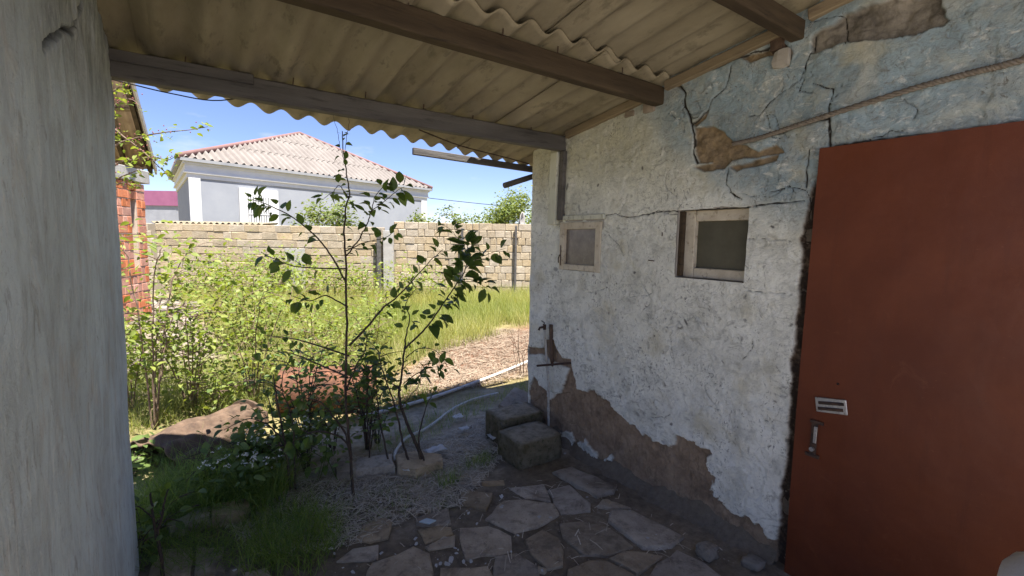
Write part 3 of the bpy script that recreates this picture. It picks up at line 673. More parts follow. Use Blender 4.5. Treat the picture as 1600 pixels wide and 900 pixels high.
# broken stones wedged at the top of the wall
def rock_mesh(name, size, seed, n=2, amp=.25, square=.5):
    import bmesh
    bm = bmesh.new(); bmesh.ops.create_cube(bm, size=1.0); bmesh.ops.subdivide_edges(bm, edges=bm.edges, cuts=n, use_grid_fill=True)
    r = np.random.default_rng(seed); off = r.random(3)*50
    for v in bm.verts:
        p = np.array(v.co); s = p/np.linalg.norm(p)*.58; q = p*square+s*(1-square)
        d = fbm(np.array(q[0]*3+off[0]+q[2]*2.1), np.array(q[1]*3+off[1]-q[2]*1.7), 3)
        q = q*(1+amp*2*float(d)); v.co = (q[0]*size[0], q[1]*size[1], q[2]*size[2])
    me = bpy.data.meshes.new(name); bm.to_mesh(me); bm.free(); return me
for i, (px, py, s, mt) in enumerate([(1215, 68, (.05, .06, .07), 'rust_brown'), (1222, 92, (.06, .07, .08), 'core'), (985, 178, (.05, .07, .035), 'rubble'), (1016, 168, (.06, .08, .06), 'rubble')]):
    p = onX(px, py, XW); o = link('wall_stone', rock_mesh('wall_stone', s, 40+i, 2, .2, .7), MT[mt], out); o.location = (p[0]+.01, p[1], p[2])

# ---- door
dcy, dcz = (DOOR_Y0+DOOR_Y1)/2, (DOOR_Z1-.05)/2
ny, nz = 30, 60; V = []
for i in range(ny+1):
    for j in range(nz+1):
        y = DOOR_Y0+(DOOR_Y1-DOOR_Y0)*i/ny; z = -.01+(DOOR_Z1+.005)*j/nz
        V.append((XW-.026+.006*float(fbm(np.array(y*2.3), np.array(z*2.1), 2))+.0015*float(fbm(np.array(y*9), np.array(z*9), 2)), y+.004*math.sin(z*2), z))
V = np.array(V); nf = len(V); Vb = V.copy(); Vb[:, 0] = XW+.012
g = np.arange(nf).reshape(ny+1, nz+1)
Fd = [tuple(q) for q in np.stack([g[:-1, :-1], g[:-1, 1:], g[1:, 1:], g[1:, :-1]], -1).reshape(-1, 4)]
Fd += [tuple(q) for q in (np.stack([g[:-1, :-1], g[1:, :-1], g[1:, 1:], g[:-1, 1:]], -1).reshape(-1, 4)+nf)]
loop = list(g[:, 0])+list(g[-1, 1:])+list(g[::-1, -1][1:])+list(g[0, ::-1][1:-1]); n_ = len(loop)
Fd += [(loop[i], loop[(i+1) % n_], loop[(i+1) % n_]+nf, loop[i]+nf) for i in range(n_)]
dm = bpy.data.meshes.new('door'); dm.from_pydata(V.tolist()+Vb.tolist(), [], [tuple(int(a) for a in f) for f in Fd]); dm.update()
door = link('door', dm, MT['door'], out); door['label'] = 'flat red-brown sheet metal door'
lp = onX(1299, 634, XW-.03); y, z = lp[1], lp[2]
q = MB(); q.box((XW-.0335, y, z), (.007, .120, .064), np.array([[1, 0, 0], [0, .985, -.17], [0, .17, .985]]), .002)
plate = q.build('latch_plate', MT['steel'], door)
for dz_ in (-.014, .012): MB().tube([(XW-.038, y-.048, z+dz_+.010), (XW-.040, y, z+dz_), (XW-.038, y+.046, z+dz_-.010)], .007, 8).build('latch_rib', MT['iron'], plate)
lp = onX(1272, 685, XW-.03); y, z = lp[1], lp[2]
q = MB().box((XW-.0325, y, z), (.007, .024, .15)); q.box((XW-.035, y-.008, z+.078), (.008, .052, .012)); q.box((XW-.035, y, z-.078), (.008, .056, .014))
slot = q.build('lock_slot', MT['iron'], door)
MB().box((XW-.0385, y-.006, z+.02), (.004, .013, .075), None, .001).build('lock_plate', MT['steel'], slot)
MB().tube([(XW-.036, y+.002, z-.048), (XW-.046, y+.002, z-.048)], .010, 10).build('rivet', MT['steel'], slot)
MB().tube([(XW-.030, onX(1314, 598, XW)[1], onX(1314, 598, XW)[2]), (XW-.036, onX(1314, 598, XW)[1], onX(1314, 598, XW)[2])], .004, 6).build('keyhole', MT['black'], door)
MB().box((XW+.11, dcy, dcz), (.16, DOOR_Y1-DOOR_Y0+.12, DOOR_Z1+.2)).build('door_recess', MT['skirt'], out)
# nails in the wall
nl = empty('wall_nail', (0, 0, 0)); col.objects.unlink(nl); bpy.data.objects.remove(nl)
p = onX(1022, 408, XW); MB().tube([(XW+.01, p[1], p[2]), (XW-.05, p[1]+.004, p[2]+.006)], .003, 6).build('nail', MT['iron'], out)
p = onX(1036, 366, XW); MB().box((XW+.001, p[1], p[2]), (.02, .007, .022)).build('nail', MT['iron'], out)

# ---- rope fixed along the lintel
rp_ = [onX(px, py, XW) for px, py in [(1150, 226), (1190, 217), (1245, 199), (1310, 178), (1430, 141), (1520, 117), (1600, 97)]]
rp_ = smoothpath([(XW-.028, p[1], p[2]) for p in rp_]+[(XW-.03, .1, 2.20), (XW-.03, -.4, 2.24)], 24)
ang = np.arange(len(rp_))*.9
m = MB()
for ph in (0, 2.09, 4.19):
    m.tube(np.c_[rp_[:, 0]+.006*np.cos(ang+ph), rp_[:, 1], rp_[:, 2]+.006*np.sin(ang+ph)], .0065, 5)
tag(m.build('rope', MT['rope'], smooth=True), 'old twisted rope strung along the lintel above the red-brown door', 'rope')

# ================================================================== LEFT WALL
def pier_x(y, z):
    b = -.05*sstep(.9, 0, z)*0
    return XP-.012*(1-z/2.3)*0+.0
ys = np.arange(.78, 2.76, .010); zs = np.arange(-.08, 2.60, .010)
PA, PB = np.meshgrid(ys, zs, indexing='ij')
rough = sstep(1.75, 2.1, PB+.3*fbm(PA*3, PB*3, 3))
hgt = .022*fbm(PA*2, PB*1.2, 3)+.010*fbm(PA*9, PB*3, 4)+rough*(.022*fbm(PA*16, PB*4, 4)+.01*fbm(PA*40, PB*12, 3))
pc = [tuple((lambda d: (d[1]*XP/d[0], CAMH+d[2]*XP/d[0]))(ray(*p))) for p in [(112, 0), (105, 22), (97, 45), (82, 40), (62, 55), (48, 70)]]
pcr = 1-sstep(.003, .011, seg_dist(PA+.012*fbm(PA*20, PB*20, 2), PB, pc))
# far end: rounded corner, swelling towards the foot
endY = 2.72+.012*fbm(PB*4, PB*0+3, 3)+.01*fbm(PB*17, PB*0+8, 2)
xin = XP+.022*(PB/2.3)+hgt-pcr*.02
rad = np.clip((PA-2.62)/.12, 0, 1); xin = xin-.07*(1-np.sqrt(np.clip(1-rad**2, 0, 1)))
Vp = np.stack([xin, np.where(PA > 2.7, PA+.02*fbm(PB*5, PB*0+1, 3)+.012*fbm(PB*21, PB*0+1, 2), PA), PB], -1)
i_, j_ = PA.shape; idp = np.arange(i_*j_).reshape(i_, j_)
Fp = np.stack([idp[:-1, :-1], idp[1:, :-1], idp[1:, 1:], idp[:-1, 1:]], -1).reshape(-1, 4)
lw = empty('side_wall', (XP-.3, 1.6, 0), 'thick grey streaked plaster wall beside the leafy opening', 'wall')
link('plaster_face', mesh_np('plaster_face', Vp.reshape(-1, 3), Fp, True, {'crack': pcr.reshape(-1), 'rough': rough.reshape(-1)*.75}), MT['pier'], lw)
m = MB(); m.box((XP-.22, 1.77, 1.14), (.32, 1.98, 2.46)); lc = m.build('masonry_core', MT['pier'], lw)
m = MB(); m.box((XP-.04, .84, 1.14), (.09, .12, 2.46)); m.build('wall_end', MT['pier'], lw)

# ================================================================== CANOPY ROOF
can = empty('canopy_roof', (1, 1.5, 2.3), 'lean-to canopy of corrugated asbestos sheets on rough timber beams', 'roof')
def sheet(x0, x1, ya_, yb_, dz, dx=0, tilt=0):
    nx = int((x1-x0)/.0125); xs = np.linspace(x0, x1, nx+1); V = []
    rows = []
    for t in (0, .02, .25, .5, .75, .98, 1):
        for lay in (0,): pass
        y = np.array([ya_(x) if callable(ya_) else ya_ for x in xs])*(1-t)+yb_*t
        if t == 0: y = y+.006*fbm(xs*30, xs*0+x0)
        z = roofz(y)+.02+dz+.021*np.cos(2*np.pi*(xs-dx)/.158)+tilt*(xs-x0)
        rows.append(np.c_[xs, y, z])
    low = np.concatenate(rows); top = low+np.array([0, 0, .0075]); k = nx+1; nr = len(rows); V = np.concatenate([low, top]); N = len(low)
    Fs = []
    for r in range(nr-1):
        for i in range(nx):
            a = r*k+i; Fs += [(a, a+k, a+k+1, a+1), (a+N, a+1+N, a+k+1+N, a+k+N)]
    for i in range(nx): Fs += [(i, i+1, i+1+N, i+N), ((nr-1)*k+i, (nr-1)*k+i+N, (nr-1)*k+i+1+N, (nr-1)*k+i+1)]
    for r in range(nr-1):
        a, b = r*k, (r+1)*k; Fs += [(a, a+N, b+N, b), (a+nx, b+nx, b+nx+N, a+nx+N)]
    return link('corrugated_sheet', mesh_np('corrugated_sheet', V, np.array(Fs), True), MT['asbestos'], can)
pit = .158
xs0 = [-.135+pit*6*i for i in range(3)]
for i, x in enumerate(xs0):                                  # lower row, eave side
    sheet(x, min(x+pit*6+.09, 2.62), eaveY, 1.69+.02*i, .000+.0085*(i % 2), x)
sheet(-.63, -.05, 2.76, 1.70, .009, -.63); sheet(-.95, -.29, 3.08, 2.5, .018, -.95)  # second sheet is unseen behind the side wall, added to shade the ground
for i, x in enumerate([-.47, .47, 1.42]):                # next row up, laid over the lower one
    sheet(x, min(x+pit*6+.26, 2.66), 2.02-.01*i, .28, .030+.0085*(i % 2), x+.02)
for i, x in enumerate([-.47, .47, 1.42]):
    sheet(x, min(x+pit*6+.26, 2.66), .50, -.80, .060+.0085*(i % 2), x-.01)
BEAMS = [(2.655, 'timber_dark', .062, .105), (1.815, 'timber', .068, .098), (1.075, 'timber', .06, .085), (.2, 'timber', .06, .09), (-.6, 'timber', .06, .09)]
for i, (y, mt, wd, hh) in enumerate(BEAMS):
    zt = roofz(y)-.001; dz0 = .015 if i == 1 else 0
    n = 9; m = MB(); 
    import bmesh
    m.beam((-.44, y+.01, zt-hh/2+dz0), (XW+.10, y, zt-hh/2), wd, hh, (0, 0, 1), .006)
    bo = m.build('beam', MT[mt], can)
    bm = bmesh.new(); bm.from_mesh(bo.data)
    bmesh.ops.subdivide_edges(bm, edges=[e for e in bm.edges if abs(e.verts[0].co.x-e.verts[1].co.x) > 1], cuts=26)
    for v in bm.verts:
        v.co.z += .010*float(fbm(np.array(v.co.x*1.7+i*9), np.array(v.co.z*2), 3)); v.co.y += .010*float(fbm(np.array(v.co.x*1.3+i*5+40), np.array(v.co.z*2), 3))+.002*float(fbm(np.array(v.co.x*19), np.array(v.co.z*30), 2))
    bm.to_mesh(bo.data); bm.free()
    for x in np.arange(.05, 2.2, .37)+random.uniform(-.05, .05):
        x = float(x+random.uniform(-.06, .06)); MB().tube([(x, y-wd/2-.006, zt-.004), (x+.004, y-wd/2-.004, zt+.03)], .0028, 5).build('nail', MT['iron'], can)
MB().beam((-.4, 2.625-.012, roofz(2.62)-.03), (.30, 2.62-.012, roofz(2.62)-.026), .02, .045, (0, 0, 1), .003).build('batten', MT['timber_dark'], can)
pa, pb = onY(645, 236, 3.34), onY(838, 265, 3.34)
MB().beam(pa, (pb[0], 3.36, pb[2]), .03, .052, (0, 0, 1), .004).build('eave_board', MT['timber_dark'], can)
pa, pb = onY(788, 290, 3.25), onY(838, 274, 3.25)
tag(MB().tube([pa, pb, pb+(pb-pa)*1.2], .024, 12).build('pole', MT['timber_dark'], smooth=True), 'round timber pole stub sticking out of the wall end under the eave', 'pole')
m = MB()
for (a, b, dy) in (((183, 121), (330, 146), 0), ((183, 126), (345, 157), .02)):
    A_, B_ = onY(*a, 2.86), onY(*b, 2.80+dy); mid = (A_+B_)/2-np.array([0, 0, .012]); m.tube(smoothpath([A_+np.array([-.2, 0, .02]), A_, mid, B_, np.array([B_[0]+.25, 2.75, roofz(2.75)+.01])], 6), .003, 5)
tag(m.build('wire', MT['wire']), 'two thin black wires running under the eave from the side wall', 'wire')
m = MB(); m.tube(smoothpath([onY(655, 203, 2.72), onY(720, 228, 3.0), onY(790, 246, 3.1), onY(826, 256, 3.1)], 5), .0045, 5); m.build('tie_wire', MT['iron'], can)

# ================================================================== PIPE, BAR, BLOCKS AT THE WALL
ps = empty('water_pipe', (XW-.04, 2.85, 0), 'thin upright standpipe with a tap fixed on the peeling wall', 'pipe')
pt = [onX(px, py, XW-.035) for px, py in [(851, 513), (854, 560), (857, 600), (857, 640), (858, 676)]]
pt[-1][2] = 0.0
MB().tube(smoothpath(pt, 4), .0095, 10).build('pipe', MT['pipe'], ps, smooth=True)
for t in (1, 3):
    MB().tube([pt[t]+np.array([0, 0, .018]), pt[t]-np.array([0, 0, .018])], .013, 10).build('coupling', MT['pipe'], ps, smooth=True)
p = pt[0]; tp = MB(); tp.tube([p+np.array([0, 0, -.01]), p+np.array([0, 0, .03])], .013, 8); tp.tube([p+np.array([0, 0, .012]), p+np.array([-.04, .01, .008]), p+np.array([-.05, .01, -.012])], .009, 8)
tap = tp.build('tap', MT['iron'], ps, smooth=True)
MB().tube([p+np.array([-.02, -.004, .03]), p+np.array([0, .0, .042]), p+np.array([-.005, .035, .055])], .0035, 6).build('tap_handle', MT['iron'], tap)
a, b = onX(861, 507, XW-.012), onX(862, 560, XW-.012)
MB().tube([a, b, (b[0]+.02, b[1], b[2]-.06)], .016, 8).build('stub_pipe', MT['rust_brown'], ps, smooth=True)
a, b = onX(893, 567, XW+.02), onX(839, 571, XW-.13)
a = onX(893, 567, XW); b = onX(839, 571.5, XW-.10)
tag(MB().tube([a+np.array([.03, 0, 0]), a, b], .0085, 8).build('iron_bar', MT['iron']), 'short rusty iron bar jutting from the wall across the standpipe', 'iron bar')

def block(name, p0, ex, ey, h, seed, mat, sq=.88):
    ex, ey = np.asarray(ex, float), np.asarray(ey, float)
    L, W = np.linalg.norm(ex), np.linalg.norm(ey); o = link(name, rock_mesh(name, (L, W, h), seed, 6, .05, sq), MT[mat])
    A_ = np.array([[*(ex/L), 0], [*(ey/W), 0], [0, 0, 1]]); c = np.asarray(p0)[:2]+ex/2+ey/2
    for pl in o.data.polygons: pl.use_smooth = True
    place(o, (c[0], c[1], h/2-.02), A_); return o
g0, g1, g2 = G(812, 737)[:2], G(876, 714)[:2], G(784, 714)[:2]
tag(block('stone_block', g0, (g1-g0)*1.0, np.array([.02, .29]), .20, 5, 'mossy'), 'squared mossy stone block at the foot of the peeling wall', 'stone')
g0, g1 = G(790, 705)[:2], G(866, 683)[:2]
tag(block('stone_block', g0+np.array([-.01, .04]), np.array([.40, .02]), np.array([.03, .25]), .235, 9, 'mossy'), 'taller rough stone block behind the squared mossy block', 'stone')
o = link('stone_slab', rock_mesh('stone_slab', (.26, .30, .07), 15, 4, .06, .85), MT['stone']); tag(o, 'pale broken slab tilted against the outer corner of the wall', 'stone')
gp = G(818, 655)[:2]; o.location = (gp[0]+.02, gp[1]+.08, .10); o.rotation_euler = (.35, -.45, .3)
o = link('stone_block', rock_mesh('stone_block', (.28, .22, .16), 19, 3, .1, .7), MT['mossy']); tag(o, 'small brown stone under the tilted slab at the wall corner', 'stone')
o.location = (gp[0]+.03, gp[1]+.02, .05); o.rotation_euler = (.1, .1, .5)
for i, (px, py, s) in enumerate([(1105, 868, (.09, .08, .06)), (950, 787, (.035, .05, .02)), (1178, 884, (.09, .08, .035))]):
    g_ = G(px, py); o = link('loose_stone', rock_mesh('loose_stone', s, 70+i, 4, .3, .55), MT['stone'])
    for pl in o.data.polygons: pl.use_smooth = True
    o.location = (min(g_[0], XW-.1), g_[1], s[2]*.42); tag(o, ['grey cobble lying against the wall foot beside the door', 'small pale brick chip on the dark paving', 'flat stone bit under the plaster beside the door foot'][i], 'stone')
# pale sack by the door
sx = link('sack', rock_mesh('sack', (.30, .26, .74), 33, 6, .06, .55), MT['sack']); tag(sx, 'pale cloth sack standing on the paving close to the door', 'sack')
for pl in sx.data.polygons: pl.use_smooth = True
sx.location = (1.80, .075, .365)

# ================================================================== GARDEN WALLS OF LIMESTONE BLOCKS
def blk_mesh(L, Wd, H, seed):
    import bmesh
    bm = bmesh.new(); bmesh.ops.create_cube(bm, size=1); bmesh.ops.scale(bm, vec=(L, Wd, H), verts=bm.verts)
    bmesh.ops.bevel(bm, geom=bm.edges[:], offset=.012, segments=1, affect='EDGES')
    r = random.Random(seed)
    for v in bm.verts: v.co += Vector((r.uniform(-.007, .007), r.uniform(-.006, .006), r.uniform(-.006, .006)))
    me = bpy.data.meshes.new('limestone_block'); bm.to_mesh(me); bm.free(); me.materials.append(MT['lime']); return me
BV = {}
def bget(L, k):
    key = (round(L, 2), k)
    if key not in BV: BV[key] = blk_mesh(L, .19, .185, hash(key) % 1000)
    return BV[key]
def garden_wall(a, b, z1, label, lens, ext0=0, ext1=0, ncmax=9):
    a, b = np.asarray(a)[:2], np.asarray(b)[:2]; d = (b-a)/np.linalg.norm(b-a); L = np.linalg.norm(b-a); nrm_ = np.array([d[1], -d[0]])
    if nrm_@(-a) < 0: nrm_ = -nrm_
    root = empty('block_wall', ((a[0]+b[0])/2, (a[1]+b[1])/2, 0), label, 'wall')
    c0, c1 = a-d*ext0, b+d*ext1; c = (c0+c1)/2; Lx = np.linalg.norm(c1-c0)
    ax = np.array([[*d, 0], [*nrm_, 0], [0, 0, 1]])
    MB().box((c[0], c[1], z1/2-.12), (Lx, .165, z1+.20), ax).build('mortar', MT['mortar'], root)
    z = z1-.095; r = random.Random(int(z1*100)); course = 0; ext = MB()
    while z > -.2:
        s = -r.random()*.35
        while s < L-.05:
            l = r.choice(lens); e = min(s+l, L); s0 = max(s, 0)
            if e-s0 > .08:
                if course < ncmax:
                    o = link('limestone_block', bget(max(.1, round((e-s0-.014)*20)/20), r.randint(0, 2)), None, root)
                    q = a+d*(s0+e)/2; tl = r.uniform(-.012, .012)
                    A_ = np.array([[*(d*math.cos(tl)), math.sin(tl)], [*nrm_, 0], [*(-d*math.sin(tl)), math.cos(tl)]])
                    off = nrm_*r.uniform(-.004, .010); place(o, (q[0]+off[0], q[1]+off[1], z+r.uniform(-.005, .005)), A_)
                else: ext.box((*(a+d*(s0+e)/2), z), (e-s0-.014, .19, .18), ax, .01)
            s = e
        for (q0, Le, sg) in ((a, ext0, -1), (b, ext1, 1)):
            s = r.random()*.2
            while s < Le-.1: ext.box((*(q0+sg*d*(s+.2)), z), (.385, .19, .18), ax, .01); s += .40
        z -= .195; course += 1
    if ext.v: ext.build('limestone_course', MT['lime'], root)['kind'] = 'stuff'
    return root, d, nrm_
WL0, WL1 = P(246, 347, 12.1), P(600, 358, 12.4)
WR0, WR1 = P(616, 346, 12.55), P(836, 350, 12.9)
gwl, dl, nl_ = garden_wall(WL0, WL1, 1.84, 'limestone block garden wall of even courses below the white house', [.39, .39, .39, .22, .39], ext0=4)
gwr, dr_, nr_ = garden_wall(WR0, WR1, 2.0, 'taller garden wall of small uneven limestone blocks by the green trees', [.22, .30, .36, .27, .18], ext1=9)
for px, zc, h, w_ in ((592, 12.2, 1.78, .10), (607, 12.25, 1.75, .24), (722, 12.6, 1.85, .07), (806, 12.75, 1.95, .06)):
    p = P(px, 380, zc); par = gwl if px < 610 else gwr
    MB().box((p[0], p[1], h/2-.1), (w_, w_*.8, h+.2), np.array([[*dl, 0], [*nl_, 0], [0, 0, 1]]), .006).build('pilaster', MT['concrete'] if px == 607 else MT['timber_dark'], par)
p = P(461, 400, 12.05); MB().box((p[0], p[1], .55), (.50, .05, 1.4), np.array([[*dl, 0], [*nl_, 0], [0, 0, 1]]), .004).build('cement_patch', MT['concrete'], gwl)
# a corrugated sheet edge showing over the left wall
a = P(236, 345, 12.7); b = P(412, 352, 12.8); d = b-a; L = np.linalg.norm(d[:2]); n = int(L/.02); V = []
for i in range(n+1):
    t = i/n; q = a+d*t; zz = 1.885+.028*math.cos(i*.02*2*np.pi/.16)
    for u in (0, .9): V.append((q[0]-nl_[0]*u, q[1]-nl_[1]*u, zz+.05*u))
me = mesh_np('shed_roof_sheet', np.array(V), np.array([(2*i, 2*i+2, 2*i+3, 2*i+1) for i in range(n)]), True); ro = link('shed_roof', me, MT['asbestos'])
md = ro.modifiers.new('thickness', 'SOLIDIFY'); md.thickness = .012
tag(ro, 'low corrugated shed roof edge peeping over the limestone wall', 'roof')
MB().box(((a[0]+b[0])/2-nl_[0]*.5, (a[1]+b[1])/2-nl_[1]*.5, .9), (L*.96, .7, 1.84), np.array([[*dl, 0], [*nl_, 0], [0, 0, 1]])).build('shed_body', MT['mortar'], ro)

# ================================================================== WHITE HOUSE
EH = 4.0
hA = CAM+ray(280, 248)*((EH-CAMH)/ray(280, 248)[2]); hB = CAM+ray(674, 297)*((EH-CAMH)/ray(674, 297)[2]); hD = CAM+ray(265.5, 280)*((EH-CAMH)/ray(265.5, 280)[2])
hC = hB+hD-hA; ctr = (hA+hB+hC+hD)/4
hs = empty('house', (ctr[0], ctr[1], 0), 'white house with pale corrugated hip roof behind the limestone wall', 'house')
def inset(k): return [ctr+(q-ctr)*k for q in (hA, hB, hC, hD)]
wc = inset(.955); V = [(q[0], q[1], z) for z in (-.2, EH-.10) for q in wc]
m = MB().add(V, [(0,1,5,4),(1,2,6,5),(2,3,7,6),(3,0,4,7),(4,5,6,7)]); m.build('wall', MT['house'], hs)
fd = nrm((hB-hA)[:2]); fn = np.array([fd[1], -fd[0]]); fn = fn if fn@(-hA[:2]) > 0 else -fn; FAX = np.array([[*fd, 0], [*fn, 0], [0, 0, 1]])
def facade(px, py, off=0.0):              # point of the front wall plane seen at a pixel
    q0 = wc[0][:2]; d = ray(px, py); t = ((q0-CAM[:2])@fn+off)/(d[:2]@fn); return CAM+d*t
for k_, z0_, z1_ in ((.985, EH-.12, EH-.02), (.972, EH-.34, EH-.12), (.98, EH-.40, EH-.34), (.964, EH-.55, EH-.40)):
    q = inset(k_); V = [(p[0], p[1], z) for z in (z0_, z1_) for p in q]
    MB().add(V, [(0,1,5,4),(1,2,6,5),(2,3,7,6),(3,0,4,7),(4,5,6,7),(3,2,1,0)]).build('cornice', MT['white'], hs)
q = inset(1.0); 
for i in range(4):
    a_, b_ = q[i], q[(i+1) % 4]; MB().beam((*a_[:2], EH+.01), (*b_[:2], EH+.01), .12, .10).build('gutter', MT['gutter'], hs)
for c_ in (0, 1):
    e = wc[c_]; s_ = 1 if c_ == 0 else -1; q_ = e[:2]+fd*s_*.16+fn*.012
    MB().box((*q_, EH/2-.3), (.34, .05, EH-.5), FAX).build('corner_pilaster', MT['white'], hs)
apex = ctr.copy(); apex[2] = EH+2.30
ap = CAM+ray(468, 210)*(np.dot(ctr-CAM, ROT@np.array([0, 0, -1.]))/F); apex = np.array([ap[0], ap[1], ap[2]])
q = [np.array([p[0], p[1], EH+.07]) for p in inset(1.01)]
def corr_tri_rows(a, b, c):
    a, b, c = map(np.asarray, (a, b, c)); ex = nrm(b-a); L = np.linalg.norm(b-a); N = nrm(np.cross(b-a, c-a)); N = N if N[2] > 0 else -N
    sl_ = np.cross(N, ex); sl_ = sl_ if sl_[2] > 0 else -sl_; cx_ = (c-a)@ex; ch = (c-a)@sl_; pitch = .25; rows = 3; rh = ch/rows
    for k in range(rows):
        h0, h1 = rh*k-(.06 if k else 0), rh*(k+1); s0, s1 = cx_*max(h0, 0)/ch, L-(L-cx_)*max(h0, 0)/ch; n = max(6, int((s1-s0)/pitch*6)); V = []
        for i in range(n+1):
            s = s0+(s1-s0)*i/n; lim = ch*(s/cx_ if s < cx_ else (L-s)/(L-cx_)); wv = .060*math.cos(2*np.pi*s/pitch)
            for h_ in (h0, max(h0, min(h1, lim))): V.append(a+ex*s+sl_*h_+N*(wv+.05*k*.5+.0*h_))
        link('roof_sheet', mesh_np('roof_sheet', np.array(V), np.array([(2*i, 2*i+2, 2*i+3, 2*i+1) for i in range(n)]), True), MT['hroof'], hs)
for i in range(4): corr_tri_rows(q[i], q[(i+1) % 4], apex)
m = MB()
for i in range(4): m.tube([q[i]+np.array([0, 0, .03]), apex+np.array([0, 0, .05])], .085, 8)
m.build('ridge_cap', MT['hridge'], hs, smooth=True)
wa, wb = facade(372, 293), facade(433, 300); wb2 = facade(433, 352)
zt_ = wa[2]; zb_ = 1.75; a2, b2 = wa[:2], wb[:2]; W_ = np.linalg.norm(b2-a2); wcn = (a2+b2)/2
fr = MB()
for s_ in (-1, 1): fr.box((*(wcn+fd*s_*(W_/2-.14)+fn*.03), (zt_+zb_)/2), (.28, .10, zt_-zb_), FAX)
for z_ in (zt_-.14, zb_+.14): fr.box((*(wcn+fn*.03), z_), (W_-.56, .098, .28), FAX)
wn = fr.build('window', MT['white'], hs)
MB().box((*(wcn+fn*.02), (zt_+zb_)/2), (W_-.56, .03, zt_-zb_-.56), FAX).build('pane', MT['wglass'], wn)
nb = 9
for i in range(nb):
    s_ = (i/(nb-1)-.5)*(W_-.66); MB().box((*(wcn+fd*s_+fn*.08), (zt_+zb_)/2), (.06, .035, zt_-zb_-.56), FAX).build('window_bar', MT['white'], wn)
for t in (.33, .7): MB().box((*(wcn+fn*.105), zb_+.28+(zt_-zb_-.56)*t), (W_-.56, .016, .03), FAX).build('window_bar', MT['white'], wn)

# magenta-topped building far away and power line, dish
pa = P(225, 330, 42); pk = empty('far_building', (pa[0], pa[1], 0), 'distant grey building with a magenta upper band beside the white house', 'building')
FX = np.array([ROT[:, 0]*[1, 1, 0], ROT[:, 2]*[1, 1, 0], [0, 0, 1]]); FX[0] /= np.linalg.norm(FX[0]); FX[1] = np.array([-FX[0][1], FX[0][0], 0])
zA, zB = P(255, 301, 42)[2], P(255, 323, 42)[2]
MB().box((pa[0], pa[1], zB/2-.3), (8, 3, zB+.6), FX).build('wall', MT['greywall'], pk)
MB().box((pa[0], pa[1], (zA+zB)/2), (8.2, 3.2, zA-zB), FX).build('upper_band', MT['pink'], pk)
l0, l1 = P(600, 301, 34), P(900, 332, 30); li = [l0+(l1-l0)*t-np.array([0, 0, .5*4*t*(1-t)*.15]) for t in np.linspace(0, 1, 14)]
pl0 = P(540, 300, 36); pl1 = np.asarray(l1)+(l1-l0)*.6
tag(MB().tube([pl0]+li+[pl1], .022, 5).build('power_line', MT['wire']), 'single dark power line strung across the sky past the white house', 'cable')
dish = empty('satellite_dish', (0, 0, 0), 'small grey satellite dish above the limestone wall by the trees', 'satellite dish'); dp = P(812, 346, 13.3); dish.location = tuple(dp)
V = [(0, 0, 0)]; Fs = []
for r_ in range(1, 5):
    for k_ in range(20): a_ = k_*2*np.pi/20; R_ = .24*r_/4; V.append((R_*math.cos(a_), -.35*R_*R_/.24, R_*math.sin(a_)*1.15))
for k_ in range(20): Fs.append((0, 1+k_, 1+(k_+1) % 20))
for r_ in range(3):
    for k_ in range(20): Fs.append((1+r_*20+k_, 1+(r_+1)*20+k_, 1+(r_+1)*20+(k_+1) % 20, 1+r_*20+(k_+1) % 20))
vv = np.array(V)@np.array([[.8, .6, 0], [-.6, .8, 0], [0, 0, 1]])+dp
do = MB().add(vv, Fs).build('reflector', MT['concrete'], dish, smooth=True); mdd = do.modifiers.new('t', 'SOLIDIFY'); mdd.thickness = .01
MB().tube([dp+np.array([.03, .05, 0]), dp+np.array([.05, .1, -.15]), np.array([dp[0]+.05, dp[1]+.1, 1.0]), np.array([dp[0]+.05, dp[1]+.1, -.2])], .022, 8).build('mast', MT['iron'], dish)

# ================================================================== BRICK BUILDING
def camxz(xc, zc): p = CAM+ROT@np.array([xc, 0, -zc]); return p[:2]
bk = empty('brick_building', (*camxz(-6.3, 8.0), 0), 'unfinished red hollow-brick building with sloping roof edge', 'building')
e0 = camxz(-6.48, 8.28); dw = nrm(camxz(-6.48+.225, 8.28-.974)-e0); nw = np.array([dw[1], -dw[0]]); nw = nw if nw@(-e0) > 0 else -nw; BAX = np.array([[*dw, 0], [*nw, 0], [0, 0, 1]])
def bmesh_brick(L, W_, H, seed):
    import bmesh
    bm = bmesh.new(); bmesh.ops.create_cube(bm, size=1); bmesh.ops.scale(bm, vec=(L, W_, H), verts=bm.verts); bmesh.ops.bevel(bm, geom=bm.edges[:], offset=.006, segments=1, affect='EDGES')
    r = random.Random(seed)
    for v in bm.verts: v.co += Vector((r.uniform(-.003, .003), r.uniform(-.003, .003), r.uniform(-.003, .003)))
    me = bpy.data.meshes.new('brick'); bm.to_mesh(me); bm.free(); me.materials.append(MT['brick']); return me
bA = [bmesh_brick(.115, .12, .128, i) for i in range(3)]; bB = [bmesh_brick(.245, .12, .128, 9+i) for i in range(3)]
HB = 2.42; rows = 17
OP0, OP1, OZ0, OZ1 = .30, .43, .98, 2.16                    # a narrow slot opening beside the corner pier
MB().box((*(e0+dw*(.14)-nw*.086), HB/2-.05), (.27, .20, HB), BAX).build('mortar', MT['bmortar'], bk)
MB().box((*(e0+dw*(1.42)-nw*.086), HB/2-.05), (1.98, .20, HB), BAX).build('mortar', MT['bmortar'], bk)
MB().box((*(e0+dw*(.36)-nw*.086), OZ0/2-.08), (.17, .20, OZ0), BAX).build('mortar', MT['bmortar'], bk)
MB().box((*(e0+dw*(.36)-nw*.30), HB/2-.05), (.3, .08, HB-.02), BAX).build('recess', MT['bmortar'], bk)
r = random.Random(5)
